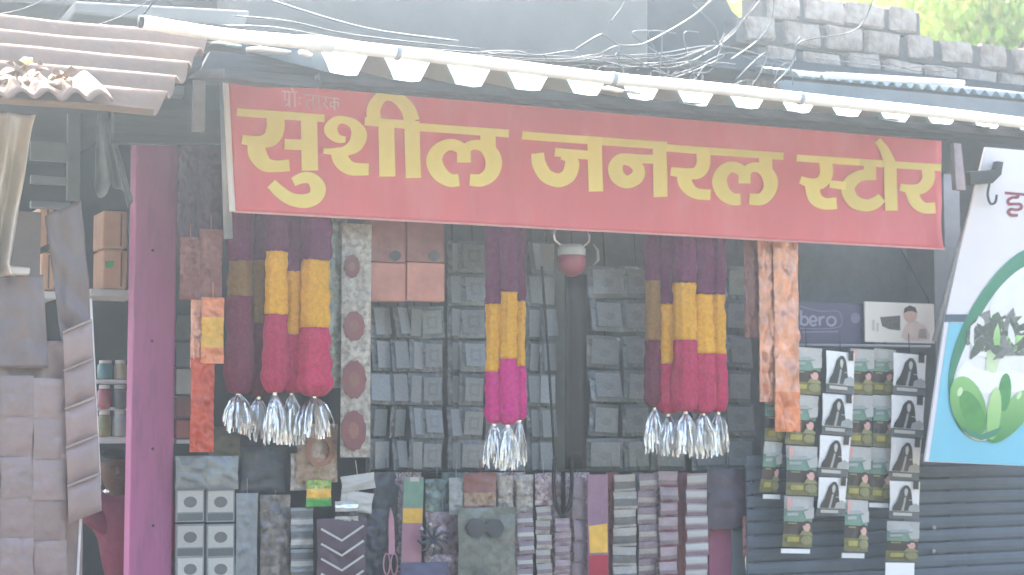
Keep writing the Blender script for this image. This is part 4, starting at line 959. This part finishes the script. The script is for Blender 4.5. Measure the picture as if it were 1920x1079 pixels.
pr('text_print', [[(1635, 600), (1640, 600), (1640, 620), (1635, 620)], [(1643, 606), (1648, 606), (1647, 622), (1643, 622)]], m_lab, .168)
pr('body_print', [[(1689, 632), (1697, 610), (1706, 602), (1718, 602), (1736, 612), (1744, 628), (1742, 638), (1700, 640)]], M('portrait_shirt_print', '#c8b4aa', .5), .1685)
pr('face_print', [ell(1707, 590, 13, 16, 16)], M('portrait_skin_print', '#c9a796', .5), .1672)
pr('hair_print', [[(1694, 588), (1696, 578), (1706, 573), (1717, 577), (1720, 588), (1712, 584), (1702, 584)]], m_blk, .1662)
pr('shade_print', [[(1724, 618), (1736, 616), (1738, 636), (1722, 634)]], M('portrait_grey_print', '#9a8f88', .5), .1664)

# ------------------------------------------------------------------ neighbouring shop: leaning white sign, shutter
YS = -.12
sg = empty('shop_sign', P(1850, 870, YS), 'big white and sky blue sign with green leaf emblem at the right edge', 'sign')
q = MB(); q.prism([P(1848, 276, YS), P(2010, 290, YS), P(2010, 878, YS), P(1734, 866, YS), P(1772, 600, YS), P(1800, 470, YS)], (0, .012, 0)); q.build('panel', m_swht, sg)
def sp(name, polys, mt, lay):
    for k, p_ in enumerate(polys):
        q = MB(); flat(q, p_, YS - .002 - .0012 * lay - .00015 * k); q.build(name, mt, sg, fix=False)
sp('blue_field', [[(1779, 605), (2009, 612), (2009, 877), (1742, 865), (1757, 760)]], m_sblue, 0)
sp('slate_bar', [[(1772, 590), (1815, 590), (1812, 604), (1770, 604)]], m_sbar, 1)
outer = [(1930, 466), (1905, 478), (1870, 510), (1838, 552), (1810, 600), (1788, 655), (1778, 710), (1782, 760), (1794, 796), (1815, 820), (1840, 828), (1870, 820), (1902, 798), (1935, 762), (1970, 705), (1995, 640), (2002, 570), (1985, 500), (1960, 470)]
inner = [(1934, 494), (1905, 510), (1872, 542), (1842, 586), (1815, 638), (1796, 685), (1787, 722), (1786, 762), (1797, 795), (1816, 819), (1840, 827), (1869, 818), (1900, 795), (1931, 758), (1962, 705), (1984, 640), (1990, 575), (1974, 515), (1954, 494)]
sp('emblem_ring', [[(a, b_) for a, b_, _ in crom([(x, y, 0) for x, y in outer + outer[:1]], 4)][:-1]], m_sgrn, 2)
sp('emblem_field', [[(a, b_) for a, b_, _ in crom([(x, y, 0) for x, y in inner + inner[:1]], 4)][:-1]], m_white, 3)
def blade(x, y, a, L_, w_):
    c, n_ = math.cos(a), math.sin(a); o_ = []
    for t0, k in ((0, .12), (.25, .75), (.5, 1), (.75, .7), (1, 0), (.75, -.7), (.5, -1), (.25, -.75), (0, -.12)):
        bend = .18 * L_ * t0 * t0; o_.append((x + c * L_ * t0 - n_ * (k * w_ + bend), y + n_ * L_ * t0 + c * (k * w_ + bend)))
    return o_
rs = random.Random(5)
m_pg2, m_pg3 = M('mid_grey_print', '#7d807c', .45, .3, 40, 0), M('dusky_green_print', '#5f7a5c', .45, .3, 40, 0)
for k in range(110):
    bx = 1852 + rs.gauss(0, 26) + (46 if k % 3 == 0 else 0); by_ = 648 + rs.gauss(0, 22); 
    if by_ > 676: by_ = 660
    nm, mt = rs.choice((('plant_leaf', m_sdk), ('plant_leaf', m_sdk), ('plant_leaf', m_sdk), ('grey_leaf', m_pg2), ('dusky_leaf', m_pg3), ('grey_leaf', m_pg2), ('dusky_leaf', m_pg3), ('pale_leaf', m_pgrn2), ('white_leaf', m_white)))
    Lb = rs.uniform(26, 62); an = rs.uniform(-3.1, 0); 
    bl = blade(bx, by_, an, Lb, rs.uniform(4, 11))
    if min(p_[0] for p_ in bl) > 1800 and max(p_[1] for p_ in bl) < 720 and (min(p_[0] for p_ in bl) - 1800) * 1.4 + min(p_[1] for p_ in bl) > 620: sp(nm, [bl], mt, 4 + k * .035)
sp('stem_print', [[(1852, 620), (1866, 626), (1880, 618), (1876, 668), (1868, 700), (1848, 700), (1850, 664)]], MG('stem_blend_print', '#d4e2b8', '#6f8f5f'), 6.6)
sp('white_stroke', [[(1878, 600), (1890, 596), (1882, 640), (1870, 672), (1866, 668), (1876, 636)], [(1818, 640), (1820, 612), (1836, 598), (1826, 618), (1826, 644), (1838, 662), (1826, 660)]], m_white, 6.8)
sp('white_ground', [[(1793, 700), (1810, 676), (1830, 690), (1860, 700), (1900, 694), (1925, 704), (1922, 735), (1800, 740)]], m_white, 7)
sp('petal_print', [ell(1816, 762, 32, 58, 24, -.3)], m_pgrn, 7.4)
sp('petal_shade', [ell(1824, 774, 20, 44, 20, -.42)], M('mid_leaf_green_print', '#549a4b', .45, .2, 12, 0), 7.7)
sp('petal_glint', [ell(1800, 735, 5, 9, 10, .3)], M('pale_glint_print', '#cfe6b4', .4), 8)
sp('petal_print', [ell(1897, 780, 25, 64, 24, .72)], m_pgrn, 8.3)
sp('petal_glint', [ell(1911, 742, 4, 8, 10, .5)], MATS['pale_glint_print'], 8.6)
sp('petal_print', [ell(1884, 736, 12, 36, 18, .08)], M('deep_leaf_green_print', '#4a9350', .45, .2, 12, 0), 8.5)
sp('petal_print', [ell(1864, 776, 13, 50, 18, .1)], m_pgrn2, 9)
sp('petal_base', [[(1806, 800), (1840, 815), (1880, 800), (1866, 818), (1840, 826), (1818, 818)]], m_sgrn, 10)
q = MB(); Ysg = lambda v: 0
stroke(q, [(1884, 362, 5), (1930, 366, 5)], Ysg, 0, smooth=False); stroke(q, [(1908, 364, 6), (1908, 370, 6), (1898, 371, 5), (1890, 376, 6), (1892, 383, 6), (1903, 383, 5), (1913, 384, 6), (1914, 391, 6), (1905, 394, 5), (1895, 393, 6), (1890, 398, 6), (1896, 404, 6), (1908, 404, 5)], Ysg, .0006, n=5)
stroke(q, [(1924, 364, 6), (1925, 402, 6)], Ysg, .0012, smooth=False)
pushY(q, YS - .003)
for i, v in enumerate(q.v): v.y -= i * 3e-6
q.build('letter', m_smar, sg, fix=False)
q = MB(); q.tube([P(1836, 350, YS + .02), P(1800, 455, YS + .02), P(1752, 640, YS + .02)], .012, 8); q.build('frame_tube', m_grey, sg, smooth=True)
bk = empty('sign_bracket', P(1850, 340, YS - .04), 'black bracket with a hook clamped over the corner of the white sign', 'bracket')
q = slab([(1818, 322), (1866, 318), (1870, 302), (1882, 304), (1878, 328), (1862, 344), (1820, 346)], YS - .05, .03); q.build('arm', m_black, bk, bevel=.003)
q = MB(); q.tube([P(x, y, YS - .04) for x, y, _ in crom([(1855, 344, 0), (1852, 365, 0), (1857, 382, 0), (1866, 380, 0), (1869, 366, 0)], 5)], .006, 8); q.build('hook', m_black, bk, smooth=True)
# roller shutter under the sign, each slat a part
sh = empty('roller_shutter', P(1820, 1079, .05), 'slate grey roller shutter below the white and blue sign', 'shutter')
YH = .24
xs0, xs1 = P(1400, 1000, YH).x, P(2040, 1000, YH).x
def slat_mesh(L_, h_):
    mb = MB(); pr_ = [(0, 0), (-.005, -.15), (-.007, -.5), (-.005, -.85), (0, -1), (.006, -1), (.006, 0)]
    vs = [(x_, y_, z_ * h_) for x_ in (0, L_) for y_, z_ in pr_]; n = len(pr_)
    mb.add(vs, [(i, i + 1, i + 1 + n, i + n) for i in range(n - 1)] + [(n - 1, 0, n, 2 * n - 1), tuple(range(n)), tuple(range(2 * n - 1, n - 1, -1))]); return mb.mesh('slat')
ztop = P(1850, 850, YH).z; hs_ = .062; sm_ = slat_mesh(xs1 - xs0, hs_ - .006); sm_.materials.append(m_shut)
# gap kept for the shop interior: the shutter begins below the sachets
for k in range(22):
    link('slat', sm_, None, sh, (xs0, YH, ztop - k * hs_))
q = pbox(1755, 470, 2040, 872, YH + .03, .03); tag(q.build('backing_board', m_gpan), 'grey panel behind the leaning white sign', 'panel')
q = pbox(1500, 440, 1770, 660, .62, .03); tag(q.build('gap_shade', M('gap_shade_slate', '#66757d', .6, .15)), 'slate board standing in for the dark gap under the right end of the banner', 'board')  # panel for empty shaded space, its dimness put into the colour
for px, py in ((1749, 990), (1748, 1034)):
    c = P(px, py, YH - .02); q = MB(); q.tube([c, c + Vector((0, -.012, 0))], .011, 12)
    q.build('rivet', m_grey, sh, smooth=True)

# ------------------------------------------------------------------ left shop front
# silver tarpaulin
def tarp(u, v):
    edge_x = 66 - 48 * v ** .8 + (12 * max(0, v - .93) / .07)
    x = -60 + (edge_x + 60) * u; y = (205 + 12 * u) * (1 - v) + (515 + 4 * u) * v
    p = P(x, y, -.45); return p + Vector((0, .035 * math.sin(u * 17 + v * 2.4) * (.35 + v) + .02 * nz(u * 5, v * 4), 0))
q = MB(); q.grid(tarp, 60, 40); tag(q.build('tarpaulin', m_tarp, smooth=True, solid=.002, fix=False), 'shiny silver beige tarpaulin hanging in folds at the left edge', 'tarpaulin')
q = slab([(14, 498), (58, 502), (56, 516), (10, 516)], -.44, .03); tag(q.build('tarp_fold', m_tarp, bevel=.006), 'turned up fold lying at the foot of the tarpaulin', 'cloth')
# mauve polythene sheets
def poly1(u, v):
    x = -70 + (82 + 10 * v + 70) * u; y = 515 + (690 - 515) * v
    p = P(x, y, -.36); return p + Vector((0, .012 * nz(u * 6, v * 5, 3) + .01 * math.sin(u * 14), 0))
q = MB(); q.grid(poly1, 30, 24); tag(q.build('polythene_sheet', m_mauve2, smooth=True, solid=.002, fix=False), 'upper grey mauve polythene sheet below the silver tarpaulin', 'plastic sheet')
def poly2(u, v):
    xr = 160 - 8 * v; x = -70 + (xr + 70) * u; y = 640 + (1140 - 640) * v
    p = P(x, y, -.31); return p + Vector((0, .022 * nz(u * 5, v * 7, 6) + .010 * math.sin(u * 15 + v * 2 + 2 * nz(u * 3, v * 2)) + .006 * math.sin(v * 34 - u * 9) * nz(u * 3, v * 6, 1), 0))
q = MB(); q.grid(poly2, 46, 60); tag(q.build('polythene_sheet', m_mauve, smooth=True, solid=.002, fix=False), 'large pale mauve polythene sheet filling the lower left corner', 'plastic sheet')
gs = empty('bag_sheet', P(50, 1090, -.36), 'sheet of pinkish brown bags joined in a grid at the lower left corner', 'bag sheet')
for k, x0 in enumerate((-62, 2, 64)):
    for j in range(5):
        y = 700 + 76 * j + 5 * k
        w_, h_ = size(x0, y, x0 + 63.5, y + 76, -.36); mb = MB(); pouch_grid(mb, w_, h_, .016, 9, 10, 13 * k + j, wrinkle=1.6)
        link('bag', mb.mesh('bag', Vector(), True, False), m_mauve, gs, P(x0 + 30, y, -.36), (R.uniform(-.08, .06), R.uniform(-.03, .03), R.uniform(-.06, .06)))
def poly3(u, v):
    xl = 84 + 40 * v; xr = 152 + 30 * v; x = xl + (xr - xl) * u; y = (405 - 30 * u) * (1 - v) + 700 * v
    p = P(x, y, -.28); return p + Vector((0, .014 * nz(u * 4, v * 6, 9) + .006 * math.sin(v * 22 - u * 6), 0))
q = MB(); q.grid(poly3, 16, 40); tag(q.build('polythene_sheet', m_mauve2, smooth=True, solid=.002, fix=False), 'narrow grey polythene strip with a slanting top left of the dark gap', 'plastic sheet')
q = pbox(-60, 395, 76, 520, -.26, .02); tag(q.build('brown_panel', M('brown_grey_board', '#6f6664', .6, .12)), 'brown grey board behind the foot of the tarpaulin', 'board')
# pouch strip with slanting seams at the sheet's right edge
ps = empty('bag_strip', P(160, 935, -.38), 'strip of five brown mauve bags with slanting seams overlapping the polythene', 'bag strip')
for k in range(5):
    y = 600 + k * 72; xr = 172 + k * 4; xl = 118 + k * 2
    mb = MB()
    pts_ = [(xl, y + 24), (xr, y), (xr + 3, y + 70), (xl + 3, y + 94)]
    for side in (-1, 1):
        def fn(u, v):
            x = pts_[0][0] * (1 - u) * (1 - v) + pts_[1][0] * u * (1 - v) + pts_[2][0] * u * v + pts_[3][0] * (1 - u) * v
            yy = pts_[0][1] * (1 - u) * (1 - v) + pts_[1][1] * u * (1 - v) + pts_[2][1] * u * v + pts_[3][1] * (1 - u) * v
            e = max(0, 1 - abs(2 * u - 1) ** 4) * max(0, 1 - abs(2 * v - 1) ** 3)
            return P(x, yy, -.38 - .004 * k) + Vector((0, side * (.018 * e + .0008) + .006 * nz(u * 4, v * 4, k), 0))
        mb.grid(fn, 8, 8)
    mb.build('bag', m_mauve, ps, smooth=True, fix=False)
    q = MB(); a, c = P(xl, y + 24, -.397 - .004 * k), P(xr, y, -.397 - .004 * k); q.tube([a, c], .0045, 6); q.build('seam', M('pale_seam', '#a89990', .4), ps, smooth=True)
q = MB(); q.tube([P(170 + (py - 560) * .05, py, -.34) for py in range(560, 935, 25)], .005, 6); q.build('edge_highlight', M('pale_highlight', '#d8d2d2', .25, coat=.6), ps, smooth=True)  # highlight on the plastic edge, made as a pale tube
q = MB(); q.tube([P(153 - (py - 930) * .05, py, -.33) for py in range(938, 1100, 16)], .0055, 6); q.build('edge_highlight', MATS['pale_highlight'], ps, smooth=True)
q = slab([(65, 470), (150, 428), (153, 436), (67, 482)], -.24, .004); tag(q.build('slanting_string', m_black), 'dark cord slanting across the top of the narrow polythene strip', 'cord')

# slotted grey rack, cloth, shelves
rk = empty('slotted_rack', P(105, 410, .5), 'grey slotted rack in the dim shop behind the tarpaulin', 'rack')
for y0, y1 in ((266, 302), (330, 346), (378, 392)):
    pbox(58, y0, 132, y1, .5, .03).build('rail', m_gpan, rk, bevel=.003)
slab([(128, 212), (153, 212), (150, 376), (126, 376)], .49, .03).build('upright', m_gpan, rk, bevel=.003)
def hc(u, v):
    x = (183 + 20 * u) * (1 - v) + (178 + 74 * u) * v; y = (205 + 6 * u) * (1 - v) + (352 + 26 * nz(u * 4, 3) + 12 * math.sin(u * 9) + 20 * u) * v
    return P(x, y, .3) + Vector((0, .03 * math.sin(u * 15) * v, 0))
q = MB(); q.grid(hc, 30, 20); tag(q.build('hanging_cloth', m_cloth, smooth=True, solid=.002, fix=False), 'grey cloth hanging in folds from the roof edge left of the purple post', 'cloth')
YQ = .7
def shelf(x0, x1, y0, y1, lb):
    q = pbox(x0, y0, x1, y1, YQ - .02, .3); return tag(q.build('shelf', m_shw, bevel=.002), lb, 'shelf')
shelf(170, 262, 543, 556, 'white shelf edge under the two biscuit coloured cartons'); shelf(60, 108, 546, 560, 'white shelf edge seen through the gap in the polythene')
def carton(x0, y0, x1, y1, lb, mark=None):
    t = empty('carton', P((x0 + x1) / 2, y1, YQ), lb, 'carton', 'cartons on the shelf')
    bd = pbox(x0, y0, x1, y1, YQ, .2).build('body', m_carton, t, bevel=.006)
    pbox(x1 - 12, y0 + 4, x1 - 9, y1 - 4, YQ - .003, .002).build('flap_edge', M('carton_dark_edge', '#6f5748', .6), bd)  # darker brown strip near the right side
    if mark: q = MB(); flat(q, mark, YQ - .004); q.build('green_mark', m_grn, bd, fix=False)
carton(193, 396, 238, 466, 'upper biscuit coloured carton in the gap beside the purple post')
carton(193, 469, 238, 542, 'lower biscuit coloured carton marked with a green print', [(197, 490), (214, 489), (212, 500), (205, 503), (197, 502)])
carton(74, 388, 100, 470, 'upper pale carton glimpsed through the polythene gap'); carton(76, 474, 102, 545, 'lower pale carton glimpsed through the polythene gap')
shelf(170, 262, 820, 832, 'shelf edge beneath the jars beside the purple post')
def jar(x0, y0, x1, y1, mt, lb, lid=m_lab, Y=YQ):
    c = P((x0 + x1) / 2, y1, Y); w_, h_ = size(x0, y0, x1, y1, Y); r = w_ / 2
    t = empty('jar', c, lb, 'jar', 'jars on the dim shelves')
    q = MB(); lathe(q, c, [(.001, 0), (r * .95, .002), (r, h_ * .08), (r, h_ * .72), (r * .75, h_ * .84)], 14); q.build('jar_body', mt, t, smooth=True)
    q = MB(); lathe(q, c, [(r * .78, h_ * .84), (r * .8, h_ * .86), (r * .8, h_ * .98), (r * .75, h_), (.001, h_)], 14); q.build('lid', lid, t, smooth=True)
teal = M('teal_jar', '#3f6a70', .3, .15, coat=.5)
jar(182, 676, 212, 712, teal, 'teal jar on the upper dim shelf'); jar(213, 676, 238, 712, M('cream_jar', '#a39c86', .4), 'cream jar beside the teal jar')
shelf(170, 262, 712, 718, 'thin shelf edge beneath the teal and cream jars')
jar(182, 770, 208, 820, m_olv, 'olive jar on the lower dim shelf'); jar(210, 768, 238, 820, m_lgr, 'grey jar beside the olive jar on the lower shelf'); 
jar(182, 722, 208, 768, m_bdy, 'reddish jar standing above the olive jar'); jar(210, 722, 238, 768, m_cardd, 'dark jar standing above the grey jar')
shelf(170, 262, 764, 769, 'thin shelf edge beneath the reddish and dark jars')
# small goods between purple post and orange packet
for i, (y0, y1, mt, lb) in enumerate(((592, 640, m_cardd, 'dark small box at the top of the pile beside the purple post'), (642, 690, m_gpan, 'slate small box in the pile beside the purple post'), (692, 742, m_lgr, 'light grey small box in the pile beside the purple post'), (744, 786, m_maroon, 'maroon small box in the pile beside the purple post'), (788, 824, m_bdy, 'reddish small box at the foot of the pile beside the purple post'))):
    q = pbox(330, y0, 366, y1 - 2, .40, .08); tag(q.build('small_box', mt, bevel=.004), lb, 'box', 'pile of small boxes beside the purple post')
q = pbox(331, 825, 372, 832, .39, .12); tag(q.build('shelf', m_shw), 'short shelf edge under the pile of small boxes', 'shelf')

# ------------------------------------------------------------------ the person in the dim shop
Yp = 1.3
head = P(216, 882, Yp); U = P(216, 838, Yp).z - P(216, 926, Yp).z   # head height
pe_loc = Vector((head.x + .05, Yp, 0)); 
per = empty('person', pe_loc, 'person in a pink top standing half hidden behind the purple post', 'person')
def skin_fig(name, joints, edges, root, mt, sub=2):
    me = bpy.data.meshes.new(name); me.from_pydata([Vector(j[0]) - pe_loc for j in joints], edges, [])
    o = bpy.data.objects.new(name + '_tmp', me); COL.objects.link(o)
    md = o.modifiers.new('skin', 'SKIN'); md.use_smooth_shade = True
    for i, j in enumerate(joints): me.skin_vertices[0].data[i].radius = (j[1], j[2] if len(j) > 2 else j[1]); me.skin_vertices[0].data[i].use_root = (i == root)
    s = o.modifiers.new('sub', 'SUBSURF'); s.levels = sub; s.render_levels = sub
    dg = bpy.context.evaluated_depsgraph_get(); nm = bpy.data.meshes.new_from_object(o.evaluated_get(dg)); bpy.data.objects.remove(o)
    for p in nm.polygons: p.use_smooth = True
    nm.materials.clear(); nm.materials.append(mt)
    c = bpy.data.objects.new(name, nm); COL.objects.link(c); c.parent = per; WL[c] = pe_loc; return c
hx, hz = head.x, head.z
el = P(172, 968, Yp - .05); hip_h = P(250, 1015, Yp - .08); shz = P(216, 942, Yp).z
cx = hx + .05
V = Vector
pel = V((cx + .02, Yp, .78)); ches = V((cx + .01, Yp, shz - .14)); neck = V((hx + .02, Yp - .0, shz + .03))
shl, shr = V((cx - .15, Yp, shz - .03)), V((cx + .19, Yp, shz - .03))
kn = [V((cx - .07, Yp - .02, .43)), V((cx + .12, Yp - .02, .43))]; an = [V((cx - .08, Yp + .02, .08)), V((cx + .14, Yp + .02, .08))]
J = [(pel, .14, .10), (ches, .15, .10), (neck, .05, .05), (V((hx + .005, Yp - .01, hz - U * .28)), .052, .06), (V((hx, Yp - .01, hz)), .07, .088), (V((hx, Yp - .0, hz + U * .3)), .066, .08),
     (shl, .055), (el, .040), (hip_h, .030), (shr, .055), (V((cx + .27, Yp, shz - .32)), .040), (V((cx + .26, Yp - .12, shz - .52)), .028),
     (V((cx - .06, Yp, .74)), .085), (kn[0], .06), (an[0], .042), (an[0] + V((0, -.15, -.05)), .032),
     (V((cx + .11, Yp, .74)), .085), (kn[1], .06), (an[1], .042), (an[1] + V((0, -.15, -.05)), .032)]
E = [(0, 1), (1, 2), (2, 3), (3, 4), (4, 5), (1, 6), (6, 7), (7, 8), (1, 9), (9, 10), (10, 11), (0, 12), (12, 13), (13, 14), (14, 15), (0, 16), (16, 17), (17, 18), (18, 19)]
skin_fig('body', J, E, 0, m_skin)
# hands with fingers on hip and hanging
def hand(o0, d, side, up):
    d = d.normalized(); side = (side - d * side.dot(d)).normalized()
    j = [(o0, .026, .016), (o0 + d * .05, .034, .015)]; e = [(0, 1)]
    for k, (off, L_) in enumerate(((-.028, .062), (-.009, .072), (.01, .068), (.028, .052))):
        b0 = o0 + d * .075 + side * off; n0 = len(j)
        j += [(b0, .0095), (b0 + d * L_ * .5 + up * .008, .0085), (b0 + d * L_ + up * .022, .007)]; e += [(1, n0), (n0, n0 + 1), (n0 + 1, n0 + 2)]
    n0 = len(j); j += [(o0 + d * .03 - side * .035, .011), (o0 + d * .06 - side * .055 + up * .01, .009)]; e += [(0, n0), (n0, n0 + 1)]
    return skin_fig('hand', j, e, 0, m_skin, 1)
hand(hip_h, V((.7, -.1, -.5)), V((0, -1, 0)), V((0, .6, 0)))
hand(J[11][0], V((0, -.3, -1)), V((0, -1, 0)), V((-.6, 0, 0)))
# clothes
JS = [(V((cx + .02, Yp, .80)), .165, .125), (ches, .175, .125), (V((cx + .01, Yp, shz - .03)), .12, .085), (shl, .074), (shl.lerp(el, .55), .062), (el, .054), (el.lerp(hip_h, .55), .046), (shr, .074), (V((cx + .25, Yp, shz - .24)), .06)]
skin_fig('top', JS, [(0, 1), (1, 2), (2, 3), (3, 4), (4, 5), (5, 6), (2, 7), (7, 8)], 0, m_shirt)
JT = [(V((cx + .02, Yp, .80)), .15, .115), (V((cx - .06, Yp, .70)), .10), (kn[0], .075), (an[0], .06), (V((cx + .11, Yp, .70)), .10), (kn[1], .075), (an[1], .06)]
skin_fig('trousers', JT, [(0, 1), (1, 2), (2, 3), (0, 4), (4, 5), (5, 6)], 0, m_trous)
JH = [(V((hx, Yp + .03, hz + U * .02)), .072, .06), (V((hx, Yp + .015, hz + U * .26)), .084, .088), (V((hx, Yp + .0, hz + U * .42)), .06, .07)]
skin_fig('hair', JH, [(0, 1), (1, 2)], 0, m_hair)
# face
fy = Yp - .105
JN = [(V((hx - .01, fy + .012, hz + U * .08)), .009), (V((hx - .012, fy - .012, hz - U * .06)), .013), (V((hx - .012, fy + .006, hz - U * .09)), .012)]
skin_fig('nose', JN, [(0, 1), (1, 2)], 0, m_skin, 1)
for s in (-1, 1):
    q = MB(); lathe(q, V((hx - .01 + s * .03, fy + .02, hz + U * .06)), [(.001, -.004), (.007, -.002), (.008, .0), (.007, .002), (.001, .004)], 10); q.build('eye', M('eye_white', '#4a4440', .4), per, smooth=True)
    q = MB(); lathe(q, V((hx + s * .072, Yp, hz)), [(.001, -.028), (.012, -.02), (.016, .0), (.014, .02), (.001, .03)], 10); q.build('ear', m_skin, per, smooth=True)
q = MB(); q.tube([V((hx - .035, fy + .022, hz - U * .2)), V((hx - .01, fy + .006, hz - U * .205)), V((hx + .015, fy + .022, hz - U * .2))], [.003, .006, .003], 7); q.build('mouth', M('lip_skin', '#5a2f2c', .5), per, smooth=True)
# two bright glints next to the person, added as small steel knobs
for i, (px, py, lb) in enumerate(((200, 922, 'bright glint shaped as a small knob just left of the person in pink'), (166, 957, 'bright glint shaped as a small knob by the edge of the polythene bags'))):
    c = P(px, py, .1); q = MB(); lathe(q, c, [(.001, -.010), (.008, -.007), (.0115, 0), (.008, .007), (.001, .010)], 12)
    q.tube([c + V((0, .005, 0)), c + V((0, .08, .0))], .003, 6)
    tag(q.build('glint_knob', m_foil, smooth=True), lb, 'knob', 'glints shaped as knobs in the dark gap')
q = MB(); q.box((P(150, 900, .19).x, .18, 0.003), (P(212, 900, .19).x, .2, P(180, 900, .19).z)) if False else None

# ------------------------------------------------------------------ haze (volume added for the lens veil that lifts the blacks)
hz_ = MB(); hz_.box((-75, -40, -1), (75, 45, 10.5))
ho = hz_.build('haze', None); tag(ho, kind='stuff')
hm = bpy.data.materials.new('haze'); hm.use_nodes = True; t_ = hm.node_tree
for n_ in list(t_.nodes):
    if n_.type == 'BSDF_PRINCIPLED': t_.nodes.remove(n_)
vol = t_.nodes.new('ShaderNodeVolumePrincipled'); vol.inputs['Color'].default_value = (.72, .87, 1, 1)
vol.inputs['Density'].default_value = .0063; vol.inputs['Anisotropy'].default_value = .8
t_.links.new(vol.outputs[0], t_.nodes['Material Output'].inputs['Volume'])
ho.data.materials.clear(); ho.data.materials.append(hm)
ho.display_type = 'WIRE'
